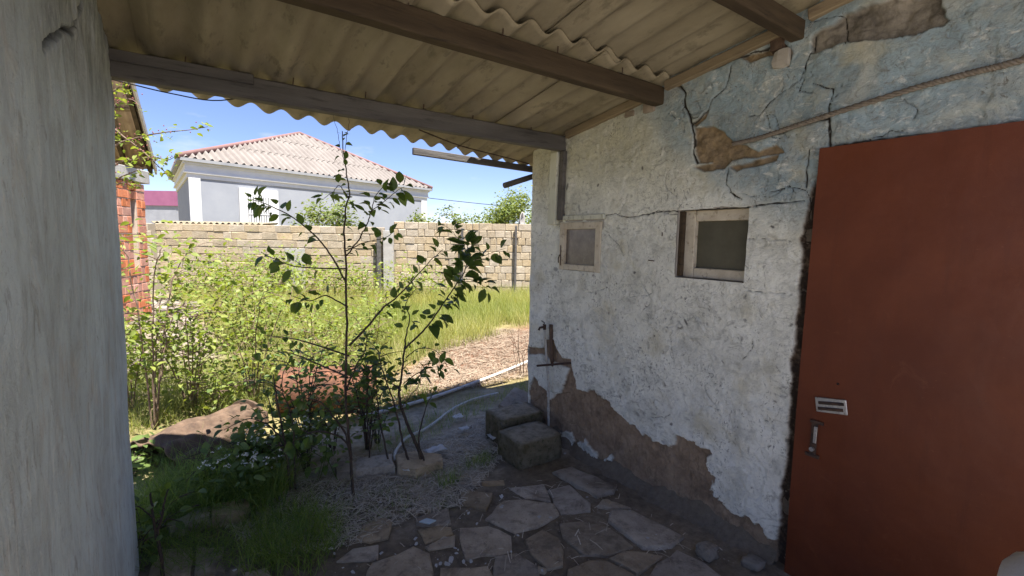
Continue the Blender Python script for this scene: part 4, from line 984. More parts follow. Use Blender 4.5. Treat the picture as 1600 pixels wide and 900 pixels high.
for j in range(rows):
    z = .07+.142*j
    for (s0, s1) in ((0.0, .275), (.44, 2.3)) if OZ0 < z < OZ1 else ((0.0, 2.3),):
        s = s0
        while s < s1-.06:
            big = r.random() < .45 and s+.25 < s1; l = .257 if big else .128
            o = link('brick', (bB if big else bA)[r.randint(0, 2)], None, bk); q = e0+dw*(s+l/2)-nw*.035+nw*r.uniform(-.004, .006)
            place(o, (q[0], q[1], z), BAX); s += l
    for t in range(2):                       # the end face of the pier
        o = link('brick', bA[r.randint(0, 2)], None, bk); q = e0-dw*.035-nw*(.125+.128*t); A_ = np.array([[*nw, 0], [*(-dw), 0], [0, 0, 1]]); place(o, (q[0], q[1], z), A_)
MB().box((*(e0+dw*.9-nw*.12), HB+.12), (2.1, .34, .22), BAX, .008).build('lintel', MT['concrete'], bk)
# roof: rafters and sheet, a lean-to sloping away
r2_ = P(244, 268, 9.3); r1_ = P(203, 112, 7.2)
dr = r1_-r2_; lf = -nrm(np.array([*ROT[:2, 0], 0])); wdt = 3.2; V = []; n = 60
r2_ = r2_+np.array([0, 0, 0.0])
for i in range(n+1):
    s = wdt*i/n; wv = .03*math.cos(2*np.pi*s/.177)
    for t in (0, 1.0): V.append(r2_+dr*t*1.12+lf*s+np.array([0, 0, wv+.05]))
me = mesh_np('roof_sheet', np.array(V), np.array([(2*i, 2*i+1, 2*i+3, 2*i+2) for i in range(n)]), True); ro2 = link('roof_sheet', me, MT['soffit'], bk)
md = ro2.modifiers.new('t', 'SOLIDIFY'); md.thickness = .012
for s in (.10, .55, 1.1, 1.7, 2.4): MB().beam(r2_+lf*s+dr*.02+np.array([0, 0, -.06]), r2_+lf*s+dr*1.1+np.array([0, 0, -.06]), .06, .12).build('rafter', MT['timber'], bk)
for t in (.05, .35, .68, .97): MB().beam(r2_+lf*.02+dr*t+np.array([0, 0, -.012]), r2_+lf*3.0+dr*t+np.array([0, 0, -.012]), .09, .028).build('purlin', MT['timber_y'], bk)
MB().beam(r2_+np.array([0, 0, -.0]), r2_+dr*1.1, .03, .15).build('fascia', MT['concrete'], bk)
for t, h_ in ((.15, .35), (.95, .8)):
    q = r2_+dr*t+lf*.55; MB().beam((q[0], q[1], -.1), (q[0], q[1], q[2]-.1), .1, .1, (0, 1, 0)).build('post', MT['timber_y'], bk)

# ================================================================== VEGETATION
LEAFME = []
for k_ in range(4):
    lv, lf_ = leaf_template(.52+.08*k_, .10+.08*k_, .10+.12*k_); me = mesh_np('leaf', lv, LTRI, True); me.materials.append(MT['leaf_sap']); LEAFME.append(me)
DENSE = {'saplingtall': 1.22, 'saplingbush': 1.4}
def sapling(name, label, paths, depth, leafspec, bark='bark', group=None, base=None, sag=.0):
    """paths: list of (pixel polyline, r0, r1, leaves, size, depth offset at its end); pixels stand at a depth measured from the ground at the foot"""
    root = empty(name, base, label, 'tree', group); nleaf = 0
    for i, (pts, r0, r1, nl, size, dd, t0) in enumerate(paths):
        nl = int(nl*DENSE.get(name+label[:4], 1.2)); t0 = t0*.9
        W_ = [P(px, py, depth+dd*k/(len(pts)-1)) for k, (px, py) in enumerate(pts)]
        if i == 0: W_[0][2] = -.04
        sp_ = smoothpath(W_, 7); sp_ = sp_+np.c_[fbm(np.arange(len(sp_))*.5, np.full(len(sp_), i*7.), 2), fbm(np.arange(len(sp_))*.5, np.full(len(sp_), i*7.+3), 2), np.zeros(len(sp_))]*.012
        MB().tube(sp_, np.linspace(r0, r1, len(sp_)), 7).build('trunk' if i == 0 else 'branch', MT[bark], root, smooth=True)
        if not nl: continue
        ts = t0+(1-t0)*((np.arange(nl)+.5)/nl)**.8
        for t in ts:
            f = t*(len(sp_)-1); a = int(min(f, len(sp_)-2)); p = sp_[a]+(sp_[a+1]-sp_[a])*(f-a); tg = nrm(sp_[a+1]-sp_[a])
            side = nrm(np.cross(tg, rand_dirs(1)[0])); d = nrm(side+tg*.55+np.array([0, 0, -.28+.3*rng.normal()]))
            pet = p+d*size*.30*rng.uniform(.4, 1.8)
            o = link('leaf', LEAFME[int(rng.integers(0, 4))], None, root); u = rand_up(1, .55)
            A_ = axes_from(d[None], u)[0]; s = size*rng.uniform(.5, 1.2); place(o, pet, A_, (s, s, s)); nleaf += 1
    return root
b0 = G(552, 772); DZ1 = float(np.dot(b0-CAM, ROT@np.array([0, 0, -1.])))
S = .076
sapling('sapling', 'tall single-stemmed sapling with drooping dark leaves growing at the paving edge', [
    ([(552,772),(546,700),(541,620),(542,520),(541,430),(538,370),(540,330),(546,300),(538,250),(535,205)], .0095, .0028, 30, S*.72, .0, .42),
    ([(540,440),(520,405),(497,372),(460,342),(432,326),(405,315),(392,312)], .006, .0018, 24, S, -.05, .30),
    ([(540,420),(497,419),(460,416),(435,407),(410,396)], .005, .0018, 17, S, -.15, .2),
    ([(541,400),(562,372),(572,352),(580,330),(585,310),(605,285)], .005, .0018, 20, S, .05, .35),
    ([(580,330),(600,315),(618,300),(632,292)], .003, .0014, 14, S, .06, .1),
    ([(545,310),(530,290),(520,300),(505,310)], .003, .0014, 8, S*.9, -.1, .2),
    ([(541,392),(567,380),(600,372),(615,362)], .004, .0015, 12, S*.8, .2, .1),
    ([(546,540),(573,512),(598,482),(620,465),(642,442),(670,410),(692,390)], .008, .002, 26, S*.85, .25, .25),
    ([(544,556),(478,534),(449,528),(412,524)], .006, .002, 12, S*.7, .2, .3),
    ([(544,590),(500,570),(473,558),(449,551),(400,546)], .006, .002, 14, S*.7, .3, .25),
    ([(543,480),(510,462),(485,470),(455,462)], .005, .002, 14, S*.8, -.1, .2),
    ([(548,720),(540,680),(520,650),(500,628),(470,620)], .008, .002, 12, S*.8, -.2, .35),
    ([(547,700),(530,682),(500,674),(470,682),(445,700)], .006, .0015, 9, S*.8, -.25, .5),
    ([(541,610),(555,575),(570,548),(575,520)], .006, .002, 16, S*.8, .1, .2),
    ([(538,250),(530,225),(528,205),(520,180)], .0018, .001, 0, S, -.15, .2), ([(538,250),(541,215),(545,190),(540,172)], .0018, .001, 0, S, -.1, .2),
    ], DZ1, None, base=b0)
b1 = G(665, 733); DZ2 = float(np.dot(b1-CAM, ROT@np.array([0, 0, -1.])))
sapling('sapling', 'bushy many-stemmed sapling with big leaf cluster leaning towards the peeling wall', [
    ([(665,735),(652,700),(638,665),(625,627),(625,602),(630,565),(633,530)], .013, .006, 4, S, .1, .7),
    ([(632,545),(659,519),(676,500),(695,470),(715,442),(727,420),(732,392),(728,378)], .007, .002, 70, S*1.25, -.1, .25),
    ([(727,420),(745,405),(765,396),(790,388)], .003, .0013, 7, S, -.1, .45),
    ([(728,390),(715,372),(705,360),(690,350)], .0025, .0012, 9, S, -.05, .2),
    ([(715,442),(740,440),(760,450)], .003, .0013, 12, S, -.05, .1),
    ([(647,736),(631,700),(623,660),(612,620),(600,585),(590,550)], .009, .003, 20, S, .05, .5),
    ([(668,735),(655,695),(659,660),(668,630),(678,612)], .007, .002, 5, S*.8, -.1, .75),
    ([(630,600),(650,585),(670,575),(690,572)], .004, .0015, 9, S, -.1, .2),
    ([(633,560),(655,545),(680,548),(700,575)], .004, .0015, 9, S*.95, -.12, .3),
    ([(627,610),(600,592),(575,588),(545,590)], .005, .0015, 12, S*.9, .1, .25),
    ([(633,530),(640,500),(635,475),(650,450)], .005, .002, 16, S*.9, .15, .1),
    ([(610,735),(600,690),(592,650),(588,600),(580,560)], .007, .002, 16, S*.8, .1, .5),
    ([(575,735),(578,690),(572,640),(575,590),(565,550)], .006, .002, 14, S*.8, .15, .5),
    ([(625,640),(640,620),(655,600),(660,570)], .004, .0015, 8, S, -.1, .3),
    ], DZ2, None, base=b1)
b2 = G(455, 770); DZ3 = float(np.dot(b2-CAM, ROT@np.array([0, 0, -1.])))
sapling('sapling', 'thin forked young stems among the white-flowered weeds', [
    ([(455,772),(448,720),(442,670),(432,620),(428,585)], .009, .003, 8, S*.8, .1, .5), ([(446,710),(430,680),(425,640),(415,610)], .005, .002, 10, S*.8, .1, .3),
    ([(462,765),(460,700),(455,650),(440,600),(452,560)], .006, .002, 10, S*.8, .2, .4), ([(447,690),(415,662),(385,655),(350,672)], .005, .0015, 9, S*.9, -.1, .3)], DZ3, None, base=b2)
b3 = G(252, 905); DZ4 = float(np.dot(b3-CAM, ROT@np.array([0, 0, -1.])))
sapling('sapling', 'short dark forked stem in the grass beside the grey side wall', [
    ([(255,910),(250,870),(244,830),(238,795),(236,770)], .009, .004, 2, S*.7, .1, .8), ([(246,835),(252,805),(258,785),(262,765)], .006, .003, 4, S*.7, .1, .5), ([(240,810),(225,795),(208,790)], .004, .002, 3, S*.7, .05, .5)], DZ4, None, base=b3)

def shrub(name, label, base, H, spread, nst, nleaf, size, mat, bark='bark_lit', cat='shrub', group=None, arch=.35, lean=(0, 0), full=.25, tv=LV, tf=LTRI):
    root = empty(name, base, label, cat, group); base = np.asarray(base, float); stems = MB(); pts = []; dirs = []
    for i in range(nst):
        a = 2*np.pi*(i+rng.random())/nst; out_ = np.array([math.cos(a), math.sin(a), 0])*spread*rng.uniform(.4, 1.0)+np.array([*lean, 0]); h = H*rng.uniform(.65, 1.05)
        c = [base+np.array([0, 0, -.05])+out_*.05, base+out_*.25+np.array([0, 0, h*.4]), base+out_*.6+np.array([0, 0, h*.8]), base+out_*(1+arch*.3)+np.array([0, 0, h*(1-arch*.15)])]
        sp_ = smoothpath(c, 6)+rng.normal(0, .008*H, (19, 3))*np.linspace(0, 1, 19)[:, None]; stems.tube(sp_, np.linspace(.0065, .002, 19)*H**.5, 5)
        pts.append(sp_[5:]); 
        for j in range(5):
            k0 = int(rng.integers(6, 18)); d = nrm(rand_dirs(1, -.1, .7)[0]+out_*.8/spread); l = H*rng.uniform(.12, .32)
            tw = np.array([sp_[k0]+d*l*t-np.array([0, 0, .25*l*t*t]) for t in np.linspace(0, 1, 6)]); stems.tube(tw, np.linspace(.004, .0015, 6), 4); pts.append(tw)
    stems.build('stem', MT[bark], root)
    pts = np.concatenate(pts); ix = rng.integers(0, len(pts), nleaf); p = pts[ix]+rng.normal(0, size*.7+full*spread*.25, (nleaf, 3)); p[:, 2] = np.maximum(p[:, 2], .03)
    d = rand_dirs(nleaf, -.7, .45); axs = axes_from(d, rand_up(nleaf, .5)); sc = size*rng.uniform(.5, 1.2, nleaf)
    merged('foliage', tv, tf, p, axs, sc, MT[mat], root, smooth=True)
    return root
# sunlit shrubs behind the rusty metal
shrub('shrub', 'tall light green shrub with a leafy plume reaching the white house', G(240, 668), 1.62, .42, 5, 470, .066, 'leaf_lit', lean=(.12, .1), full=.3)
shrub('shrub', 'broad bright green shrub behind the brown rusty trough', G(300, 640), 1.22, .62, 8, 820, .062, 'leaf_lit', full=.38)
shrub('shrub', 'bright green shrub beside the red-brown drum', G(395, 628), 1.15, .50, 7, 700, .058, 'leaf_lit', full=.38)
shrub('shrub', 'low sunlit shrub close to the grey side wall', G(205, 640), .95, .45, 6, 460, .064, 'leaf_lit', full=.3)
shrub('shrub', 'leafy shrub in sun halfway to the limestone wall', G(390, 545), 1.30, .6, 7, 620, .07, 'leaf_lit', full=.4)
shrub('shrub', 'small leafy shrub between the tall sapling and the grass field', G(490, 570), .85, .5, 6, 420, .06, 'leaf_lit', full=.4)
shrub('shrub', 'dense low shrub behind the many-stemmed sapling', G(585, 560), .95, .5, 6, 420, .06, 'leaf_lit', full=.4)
# undergrowth along the garden wall
for i, (px, py, zc, H, sp_, nlf) in enumerate([(350, 420, 11.2, 1.0, .9, 700), (430, 420, 11.2, 1.15, 1.0, 900), (500, 420, 11.3, .95, 1.0, 800), (560, 420, 11.3, .8, .9, 600), (660, 420, 11.6, .75, 1.0, 600), (290, 420, 10.8, .9, .7, 400)]):
    q = P(px, py, zc); q[2] = 0
    shrub('undergrowth', ['leafy bush', 'tallest leafy bush', 'wide leafy bush', 'low leafy bush', 'small weedy bush', 'thin leafy bush'][i]+[' at the limestone wall below the barred window', ' against the middle of the limestone wall', ' under the pale cement patch of the limestone wall', ' by the concrete pilaster of the limestone wall', ' at the foot of the taller limestone wall', ' near the corner of the brick building'][i], q, H, sp_, 8, nlf, .11, 'leaf_lit', cat='bush', full=.5, tv=SLV, tf=SLF)
# cherry branches hanging in from the left
ch = empty('cherry_tree', (*camxz(-3.4, 3.6), 0), 'cherry branches with small berries reaching from behind the side wall', 'tree')
q0 = camxz(-3.45, 3.55); MB().tube(smoothpath([(q0[0], q0[1], -.1), (q0[0], q0[1]+.05, 1.0), (*camxz(-3.3, 3.6), 1.9), (*camxz(-3.3, 3.7), 2.6)], 5), np.linspace(.05, .02, 16), 8).build('trunk', MT['bark_lit'], ch, smooth=True)
lp_, ld_ = [], []; br = []
for pts in ([(120,300),(175,232),(215,215),(255,207),(295,203),(325,198)], [(120,330),(175,262),(205,250),(240,246),(262,250),(275,243)], [(120,250),(170,180),(185,160),(205,155),(222,170)], [(120,330),(175,285),(205,270),(225,262)], [(120,230),(168,200),(195,215),(225,238),(250,262),(262,272)], [(110,220),(170,150),(190,135),(205,132)], [(110,300),(175,290),(195,285),(210,292)]):
    W_ = [P(px, py, 3.9) for px, py in pts]; sp_ = smoothpath(W_, 7); MB().tube(sp_, np.linspace(.010, .0018, len(sp_)), 5).build('branch', MT['bark_lit'], ch, smooth=True); br.append(sp_[len(sp_)//4:])
bp_ = np.concatenate(br); n = 210; ix = rng.integers(0, len(bp_), n); pp = bp_[ix]+rng.normal(0, .03, (n, 3)); merged('foliage', LV, LTRI, pp, axes_from(rand_dirs(n, -.7, .3), rand_up(n)), .060*rng.uniform(.5, 1.15, n), MT['leaf_lit'], ch, smooth=True)
ico = []
me_ = MB(); 
for k_ in range(120):
    p = bp_[int(rng.integers(0, len(bp_)))]+rng.normal(0, .03, 3); me_.tube([p, p+np.array([0, 0, .005]), p+np.array([0, 0, .010])], [.0035, .0055, .003], 5)
me_.build('berries', MT['berry'], ch)['kind'] = 'stuff'

# trees beyond the garden wall
def tree(name, label, base, H, crown, nleaf, size, mat='leaf_far', lobes=9, group=None):
    root = empty(name, base, label, 'tree', group); base = np.asarray(base, float); m = MB()
    m.tube(smoothpath([base+np.array([0, 0, -.1]), base+np.array([.05, 0, H*.35]), base+np.array([0, .05, H*.7])], 5), np.linspace(.07, .03, 11)*H/3, 7); cs = []
    for i in range(lobes):
        c = base+np.array([0, 0, H*.62])+rand_dirs(1, -.6, 1)[0]*np.array([crown, crown, H*.36])*rng.uniform(.35, .9); cs.append(c); m.tube(smoothpath([base+np.array([0, 0, H*.35]), (base+c)/2+np.array([0, 0, H*.2]), c], 4), np.linspace(.03, .008, 9)*H/3, 5)
        for j in range(4):
            e = c+rand_dirs(1, -.2, 1)[0]*crown*rng.uniform(.3, .7); m.tube([c, (c+e)/2+rng.normal(0, .03, 3), e], [.012, .008, .004], 4); cs.append(e)
    m.build('trunk', MT['bark_lit'], root)
    cs = np.array(cs); ix = rng.integers(0, len(cs), nleaf); p = cs[ix]+rng.normal(0, crown*.17, (nleaf, 3))
    merged('crown', SLV, SLF, p, axes_from(rand_dirs(nleaf), rand_up(nleaf, .8)), size*rng.uniform(.5, 1.3, nleaf), MT[mat], root)
def tp(px, zc): p = P(px, 380, zc); return (p[0], p[1], 0)
tree('tree', 'big round green tree over the taller limestone wall', tp(790, 20), 3.45, 1.25, 5200, .14)
tree('tree', 'thin loose tree between the white house and the round green tree', tp(722, 19), 3.0, .72, 1500, .13)
tree('tree', 'yellowish bushy tree in front of the white house wall', tp(505, 14.6), 2.75, .85, 2400, .12)
tree('tree', 'small sparse tree at the corner of the white house', tp(655, 16.5), 2.65, .6, 900, .13)
tree('tree', 'dense green tree mostly hidden behind the end of the peeling wall', tp(845, 22), 3.5, 1.2, 2600, .14)

# ---- grasses
def scatter_poly(pixpoly, n, zc_h=0.0):
    wp = [tuple(G(*p)[:2]) for p in pixpoly]; a = np.array(wp); lo, hi = a.min(0), a.max(0); out_ = np.empty((0, 2))
    while len(out_) < n:
        q = rng.uniform(lo, hi, (n*2, 2)); out_ = np.r_[out_, q[inside(q[:, 0], q[:, 1], wp)]]
    return out_[:n]
def ground_pts(q): return np.c_[q, gz(q[:, 0], q[:, 1])-.005]
def clump(q, k, s): q = np.repeat(q, k, 0); return q+rng.normal(0, s, q.shape)
# field grass: from the drum to the garden wall
wl = np.array(WL0[:2]); wr = np.array(WR1[:2])
field_poly = [tuple(G(560, 600)[:2]), tuple(G(700, 548)[:2]), tuple(G(850, 505)[:2]), tuple(P(880, 0, 12.3)[:2]), tuple(P(600, 0, 12.0)[:2]), tuple(P(240, 0, 11.7)[:2]), tuple(camxz(-4.6, 7.2)), tuple(G(330, 560)[:2]), tuple(G(420, 600)[:2])]
lo, hi = np.min(field_poly, 0), np.max(field_poly, 0)
q = rng.uniform(lo, hi, (16000, 2)); q = q[inside(q[:, 0], q[:, 1], field_poly)]
dens = fbm(q[:, 0]*.9, q[:, 1]*.9, 3); q = q[dens > -.20]
q = clump(q, 7, .05); t = np.clip(.45+1.5*fbm(q[:, 0]*.8+5, q[:, 1]*.8, 3)+rng.normal(0, .18, len(q)), 0, 1)
grass('tall_grass', ground_pts(q), .22, .62, .011, MT['grass'], 'tall sunlit yellow-green grass filling the garden up to the limestone wall', lean=.22, tint=t)
q = clump(scatter_poly([(180, 690), (300, 660), (450, 640), (600, 640), (690, 620), (560, 590), (400, 560), (180, 590)], 1500), 6, .04)
grass('sunny_grass', ground_pts(q), .10, .30, .009, MT['grass'], 'short bright grass around the rusty drum and trough', lean=.35, tint=np.clip(rng.normal(.25, .2, len(q)), 0, 1))
# shade grass, long and lush
q = clump(scatter_poly([(205, 800), (262, 765), (330, 745), (420, 725), (450, 760), (420, 800), (300, 815), (215, 860)], 520), 7, .03)
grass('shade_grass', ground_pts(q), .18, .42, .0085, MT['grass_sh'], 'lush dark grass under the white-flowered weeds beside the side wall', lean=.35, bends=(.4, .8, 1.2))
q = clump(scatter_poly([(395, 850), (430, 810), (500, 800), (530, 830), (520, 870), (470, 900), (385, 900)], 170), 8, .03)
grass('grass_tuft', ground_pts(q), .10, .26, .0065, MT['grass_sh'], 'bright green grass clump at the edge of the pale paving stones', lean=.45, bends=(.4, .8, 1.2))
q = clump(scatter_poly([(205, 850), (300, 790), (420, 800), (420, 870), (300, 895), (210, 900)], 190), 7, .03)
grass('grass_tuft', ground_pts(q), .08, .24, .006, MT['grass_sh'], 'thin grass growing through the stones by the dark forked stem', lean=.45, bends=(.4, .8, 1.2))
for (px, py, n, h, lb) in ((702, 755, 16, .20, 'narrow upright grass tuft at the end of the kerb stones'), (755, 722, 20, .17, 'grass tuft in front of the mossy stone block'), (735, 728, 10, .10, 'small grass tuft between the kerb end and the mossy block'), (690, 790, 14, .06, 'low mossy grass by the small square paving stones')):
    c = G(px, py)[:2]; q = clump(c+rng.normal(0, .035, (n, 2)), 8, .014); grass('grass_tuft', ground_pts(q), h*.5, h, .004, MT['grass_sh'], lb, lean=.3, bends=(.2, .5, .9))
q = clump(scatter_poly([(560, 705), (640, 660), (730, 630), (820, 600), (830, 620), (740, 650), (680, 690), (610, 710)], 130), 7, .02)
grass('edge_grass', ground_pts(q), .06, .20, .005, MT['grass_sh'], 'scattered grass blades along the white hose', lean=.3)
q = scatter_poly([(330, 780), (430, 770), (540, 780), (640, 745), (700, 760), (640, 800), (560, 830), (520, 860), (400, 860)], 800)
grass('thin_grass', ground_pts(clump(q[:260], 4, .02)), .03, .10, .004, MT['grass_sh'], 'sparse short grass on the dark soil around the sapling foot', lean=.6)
# dry straw and litter
def straw(name, q, lmin, lmax, wd, label, mat='straw', zup=.012):
    n = len(q); tv = np.array([(-.5, -.5, 0), (-.5, .5, 0), (0, -.5, .08), (0, .5, .08), (.5, -.4, 0), (.5, .4, 0)]); tf = np.array([(0, 2, 3, 1), (2, 4, 5, 3)])
    d = rand_dirs(n, -.12, .28); L = rng.uniform(lmin, lmax, n); sc = np.c_[L, wd*rng.uniform(.6, 1.5, n), L]
    o = merged(name, tv, tf, np.c_[q, gz(q[:, 0], q[:, 1])+zup*rng.random(n)+.004], axes_from(d, rand_up(n, .3)), sc, MT[mat]); tag(o, label, 'litter', kind='stuff'); return o
straw('dry_straw', np.r_[scatter_poly([(330, 790), (520, 720), (700, 680), (830, 620), (860, 660), (780, 720), (720, 790), (640, 810), (560, 850), (400, 870)], 9000), scatter_poly([(640, 790), (900, 740), (1150, 870), (900, 900), (560, 900)], 150)], .02, .10, .0034, 'dry grey straw and leaf litter around the sapling feet', mat='straw_pale')
straw('dry_stalks', scatter_poly([(560, 645), (690, 620), (830, 590), (850, 520), (780, 515), (690, 540), (620, 590)], 7000), .04, .16, .005, 'dry brown stalks strewn over the bare soil strip', zup=.03)
# white flowers
def flowers(pix, n, sx, sy, zc, label):
    ps_ = []
    root = empty('flowering_weed', G(pix[0], pix[1]+55), label, 'plant'); gb = np.array(root.location); st = MB()
    for k_ in range(n):
        p = P(pix[0]+random.gauss(0, sx), pix[1]+random.gauss(0, sy), zc+random.gauss(0, .08)); ps_.append(p)
        if k_ % 4 == 0: st.tube([np.array([gb[0]+random.gauss(0, .05), gb[1]+random.gauss(0, .05), -.03]), (gb+p)/2+np.array([0, 0, .04]), p], [.0025, .002, .001], 4)
    st.build('stem', MT['grass_sh'], root)
    P_ = np.repeat(np.array(ps_), 5, 0)+rng.normal(0, .003, (n*5, 3)); m = len(P_)
    merged('blossom', SLV, SLF, P_, axes_from(rand_dirs(m, -.1, .9), rand_up(m, .9)), rng.uniform(.009, .016, m), MT['petal'], root)
    L_ = (np.array(ps_)[rng.integers(0, n, n*3)]*.55+gb*.45)+rng.normal(0, .05, (n*3, 3)); L_[:, 2] = np.maximum(L_[:, 2], .03)
    merged('foliage', LV, LTRI, L_, axes_from(rand_dirs(n*3), rand_up(n*3)), rng.uniform(.03, .07, n*3), MT['leaf_dark'], root, smooth=True)
zf = lambda py: CAMH*F/(py-369)
flowers((382, 718), 46, 22, 7, zf(790), 'white-flowered weed in a dense cluster above the lush dark grass')
flowers((400, 680), 26, 16, 10, zf(770), 'white-flowered weed with loose sprays behind the dense flower cluster')
flowers((470, 660), 30, 22, 16, zf(745), 'white-flowered weed beside the tall sapling stem')
flowers((510, 690), 14, 14, 14, zf(745), 'small white-flowered weed at the foot of the tall sapling')
flowers((330, 725), 12, 14, 5, zf(800), 'few white blossoms next to the brown trough')
# big-leaf weeds in shade
for (px, py, H, n, lb) in ((345, 762, .30, 130, 'broad-leaved weed in front of the brown trough'), (405, 745, .40, 200, 'broad-leaved weed under the white flowers'), (480, 735, .40, 200, 'broad-leaved weed left of the tall sapling foot'), (208, 742, .25, 120, 'broad-leaved weed tucked between the trough mouth and the side wall'), (225, 860, .22, 60, 'small broad-leaved weed against the side wall foot'), (520, 700, .42, 160, 'leafy weed between the saplings'), (590, 690, .30, 90, 'low leafy weed at the thin stems of the bushy sapling')):
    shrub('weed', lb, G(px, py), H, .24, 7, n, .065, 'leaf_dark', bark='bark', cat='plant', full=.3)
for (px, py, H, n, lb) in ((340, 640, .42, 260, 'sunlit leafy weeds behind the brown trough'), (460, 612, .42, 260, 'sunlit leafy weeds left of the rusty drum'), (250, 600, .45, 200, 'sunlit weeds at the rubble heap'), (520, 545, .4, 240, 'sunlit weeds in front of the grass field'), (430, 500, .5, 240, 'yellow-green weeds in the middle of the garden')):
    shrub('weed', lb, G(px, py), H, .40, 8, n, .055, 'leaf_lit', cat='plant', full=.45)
shrub('weed', 'tall leafy weed in front of the rusty drum', G(480, 695), .74, .34, 9, 420, .048, 'leaf_dark', bark='bark', cat='plant', full=.4)
shrub('weed', 'tall leafy weed between the tall sapling and the bushy sapling', G(575, 700), .80, .30, 8, 420, .048, 'leaf_dark', bark='bark', cat='plant', full=.35)
shrub('weed', 'sunlit leafy weed standing right behind the rusty drum', G(520, 618), .70, .45, 9, 420, .05, 'leaf_lit', cat='plant', full=.4)
# dead twigs near the wall end
tw = MB()
for k_ in range(9):
    a = G(808+random.uniform(-6, 14), 585+random.uniform(-4, 6)); tw.tube(smoothpath([a-np.array([0, 0, .03]), a+np.array([random.gauss(-.05, .05), random.gauss(0, .05), .25]), a+np.array([random.gauss(-.12, .1), random.gauss(0, .1), random.uniform(.35, .6)])], 4), np.linspace(.004, .0015, 9), 4)
tag(tw.build('dead_twigs', MT['rust_brown']), 'bare reddish twigs standing by the outer wall corner', 'twigs')
tw = MB()
for k_ in range(9):
    a = G(812+random.uniform(-10, 12), 662+random.uniform(-4, 5)); tw.tube(smoothpath([a, a+np.array([random.gauss(0, .05), random.gauss(0, .05), .06]), a+np.array([random.gauss(0, .1), random.gauss(0, .1), random.uniform(.02, .16)])], 4), np.linspace(.004, .0015, 9), 4)
tag(tw.build('dry_roots', MT['straw']), 'pale dry rootlets curling over the stones at the wall corner', 'roots')

# ================================================================== SCRAP AND DEBRIS IN THE GARDEN
def drum():
    a = G(447, 648)[:2]; b = G(585, 642)[:2]; d = nrm(b-a); L = .80; R_ = .20; c0 = np.array([*a, R_-.02])+np.array([0, .16, 0]); root = empty('oil_drum', (*c0[:2], 0), 'rusty red-brown steel drum lying on its side in the weeds', 'drum')
    pts = []; rr = []
    for t, k_ in ((0, 1), (.01, 1.03), (.025, 1.0), (.32, 1), (.34, 1.035), (.36, 1), (.64, 1), (.66, 1.035), (.68, 1), (.975, 1), (.99, 1.03), (1, 1.0)): pts.append(c0+np.array([*(d*L*t), 0])); rr.append(R_*k_)
    body = MB().tube(pts, rr, 28, cap=False).build('shell', MT['rust'], root, smooth=True); md = body.modifiers.new('t', 'SOLIDIFY'); md.thickness = .006
    MB().tube([c0+np.array([*(d*L*.96), 0]), c0+np.array([*(d*L*.975), 0])], R_*.985, 28).build('end_disc', MT['rust'], root)
    MB().tube([c0+np.array([*(d*.10), 0]), c0+np.array([*(d*.11), 0])], R_*.98, 28).build('mouth_dark_disc', MT['black'], root)  # black disc standing for the darkness inside the open drum
drum()
# overturned half-round trough
a = np.array([*G(228, 742)[:2], 0]); b = np.array([*G(392, 655)[:2], 0]); d = nrm(b-a); L = np.linalg.norm(b-a); sd = np.array([d[1], -d[0], 0]); V = []; nu, nv = 30, 84
for i in range(nu+1):
    for j in range(nv+1):
        t = i/nu; th = math.pi*(j/nv); R_ = (.235-.085*t)*(1+.10*float(fbm(np.array(t*4.), np.array(j*.065), 3))); dent = .07*float(fbm(np.array(t*6.+2), np.array(j*.055), 3))
        V.append(a+d*(L*t+.05*float(fbm(np.array(j*.13), np.array(i*.01+3.), 2)))+sd*math.cos(th)*(R_+.02)+np.array([0, 0, math.sin(th)*(R_+dent)-.02+.013*math.cos(th*13)]))
tr = link('metal_trough', mesh_np('metal_trough', np.array(V), np.array([(i*(nv+1)+j, i*(nv+1)+j+1, (i+1)*(nv+1)+j+1, (i+1)*(nv+1)+j) for i in range(nu) for j in range(nv)]), True), MT['rust_brown'])
md = tr.modifiers.new('t', 'SOLIDIFY'); md.thickness = .01
tag(tr, 'brown rusty half-round trough turned over in the weeds by the side wall', 'trough')
bm_ = MB().tube([a+d*(L-.06), a+d*(L-.04)], .19, 20).build('end_plate', MT['rust_brown'], tr)
# pipes on the ground
def along(pix, rad, name, mat, label, cat, z=.012):
    w_ = [G(*p) for p in pix]; w_ = [np.array([p[0], p[1], float(gz(p[0], p[1]))+rad+.006+z]) for p in w_]
    tag(MB().tube(smoothpath(w_, 8), rad, 9).build(name, MT[mat], smooth=True), label, cat)
along([(560, 655), (598, 645), (681, 624), (766, 595), (825, 568), (850, 556)], .016, 'plastic_pipe', 'pvc', 'straight off-white pipe lying along the edge of the bare soil', 'pipe')
along([(617, 724), (619, 708), (636, 689), (662, 675), (681, 663), (708, 644), (739, 630), (778, 620)], .011, 'hose', 'pvc', 'curved white hose snaking past the sapling feet', 'hose')
along([(240, 420), (262, 428), (300, 440), (340, 452)], .018, 'pole', 'timber_y', 'thin pole lying across the rubble near the brick building', 'pole', z=.35)
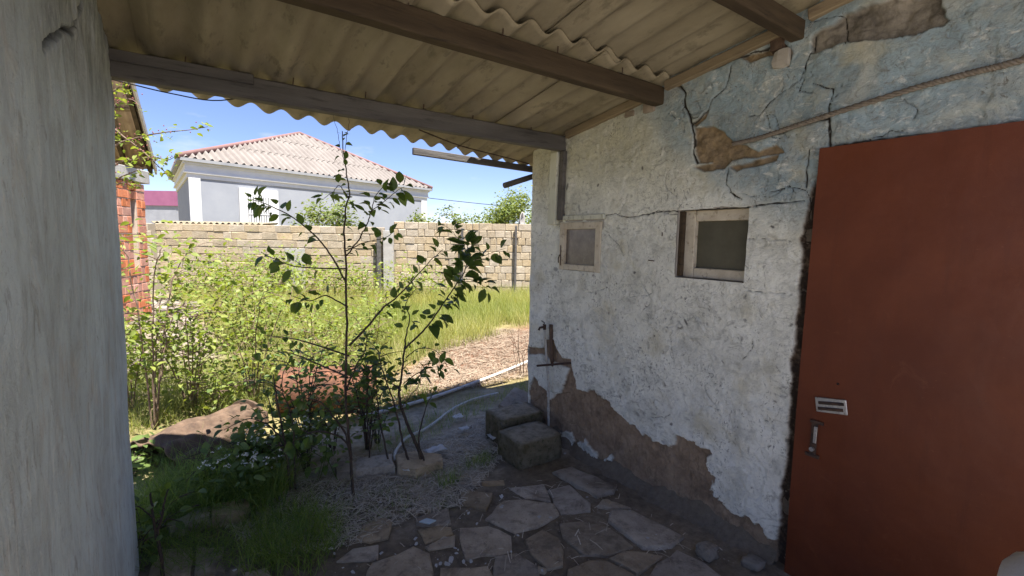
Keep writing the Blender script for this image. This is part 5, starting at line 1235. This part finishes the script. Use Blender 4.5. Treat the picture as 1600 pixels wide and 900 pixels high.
# rubble heap at the left
rb = MB(); rb_me = [rock_mesh('rubble_piece', (1, .8, .55), 80+i, 1, .3, .6) for i in range(5)]
q = scatter_poly([(165, 620), (300, 585), (330, 530), (320, 480), (250, 462), (150, 480)], 320)
hp = empty('rubble_heap', (float(q[:, 0].mean()), float(q[:, 1].mean()), 0), 'pale heap of broken stone and brick in front of the brick building', 'rubble')
cq = q.mean(0)
for i, (x, y) in enumerate(q[:260]):
    o = link('rubble_piece', rb_me[i % 5], MT['rubble'], hp); s = random.uniform(.05, .19)*(.7+.6*random.random()); h = max(0, .28-.10*np.linalg.norm(np.array([x, y])-cq))*random.random()
    e = Matrix.Rotation(random.uniform(0, 6), 3, 'Z')@Matrix.Rotation(random.gauss(0, .4), 3, 'X'); place(o, (x, y, h+s*.18), np.array(e).T, (s, s, s))
# chips and shards on the paving
cm = [rock_mesh('chip', (1, .6, .25), 90+i, 2, .9, .35) for i in range(4)]
cp = C2([(790,740),(800,770),(770,810),(745,835),(680,840),(705,830),(840,820),(885,818),(690,805),(970,830),(560,685),(565,715),(810,750),(1160,665),(920,597),(820,565),(1065,438),(1068,490),(1062,500),(860,520),(1300,870),(65,742),(85,772),(135,855),(190,880),(845,540),(870,535),(1280,555),(440,775),(355,470),(360,770),(1120,760)])+C3([(85,555),(365,360),(365,440),(720,680),(615,520),(150,560),(770,660),(235,185),(540,398)])+C1([(1265,740),(1285,772),(700,870),(840,318),(1300,505),(1075,525)])
cs_ = empty('plaster_chips', (*G(700, 850)[:2], 0), 'scattered white plaster chips on the paving joints', 'debris')
for i, (px, py) in enumerate(cp):
    g_ = G(px, py, .02); o = link('chip', cm[i % 4], MT['chip'], cs_); s = random.uniform(.007, .022)*(1.6 if i in (2, 3, 6, 16) else 1)
    place(o, (g_[0], g_[1], .022+s*.1), np.array(Matrix.Rotation(random.uniform(0, 6), 3, 'Z')).T, (s, s, s))
q = np.r_[scatter_poly([(600, 760), (760, 745), (1000, 800), (1160, 885), (900, 900), (520, 900)], 500)]
for_ = merged('grit', np.array([(-.5, -.4, 0), (.5, -.5, 0), (.4, .5, 0), (-.4, .4, 0), (0, 0, .4)]), np.array([(0, 1, 4), (1, 2, 4), (2, 3, 4), (3, 0, 4)]), np.c_[q, np.full(len(q), .012)], axes_from(rand_dirs(len(q), -.1, .1), rand_up(len(q), .2)), rng.uniform(.003, .009, len(q)), MT['rubble']); tag(for_, 'fine grit scattered over the paving', 'grit', kind='stuff')
V = [tuple(G(*p, .035)) for p in C2([(580, 580), (625, 560), (680, 572), (640, 592)])]
sh = MB(); top = np.array(V); sh.add(np.r_[top, top-np.array([0, 0, .006])], [(0,1,2,3), (7,6,5,4), (0,4,5,1), (1,5,6,2), (2,6,7,3), (3,7,4,0)])
tag(sh.build('broken_shard', MT['shard']), 'blue-grey broken shard lying on a small paving stone', 'shard')
for i, (px, py, s) in enumerate([(680, 712, .10), (715, 659, .06), (775, 690, .08), (640, 742, .06), (725, 678, .05)]):
    g_ = G(px, py); V = []; n = 9
    for u in range(n):
        for v in range(n): V.append((g_[0]+(u/(n-1)-.5)*s*1.5, g_[1]+(v/(n-1)-.5)*s, .035+.05*s/.1*float(fbm(np.array(u*.7+i*9), np.array(v*.7), 3))+.015))
    o = link('plastic_scrap', mesh_np('plastic_scrap', np.array(V), np.array([(u*n+v, (u+1)*n+v, (u+1)*n+v+1, u*n+v+1) for u in range(n-1) for v in range(n-1)]), True), MT['pvc'])
    o.modifiers.new('t', 'SOLIDIFY').thickness = .003
    tag(o, ['crumpled pale plastic scrap on the kerb stone between the sapling stems', 'white plastic scrap beside the curved hose', 'pale flat scrap in front of the taller stone block', 'small white scrap at the sapling foot', 'torn white scrap on the straw near the hose'][i], 'litter')

# things of one kind carry a common group
GROUPS = {'sapling': 'young saplings at the edge of the paving', 'shrub': 'sunlit shrubs in the garden', 'undergrowth': 'bushes along the limestone wall', 'weed': 'leafy weeds in the garden',
          'flowering_weed': 'white-flowered weeds', 'tree': 'trees beyond the garden wall', 'stone_block': 'rough stones at the wall corner', 'loose_stone': 'loose stones on the paving',
          'plastic_scrap': 'plastic litter on the soil', 'grass_tuft': 'grass tufts at the paving', 'block_wall': 'limestone garden walls', 'pole': 'loose poles'}
for o in list(col.objects):
    k_ = o.name.split('.')[0]
    if o.parent is None and k_ in GROUPS and 'label' in o: o['group'] = GROUPS[k_]
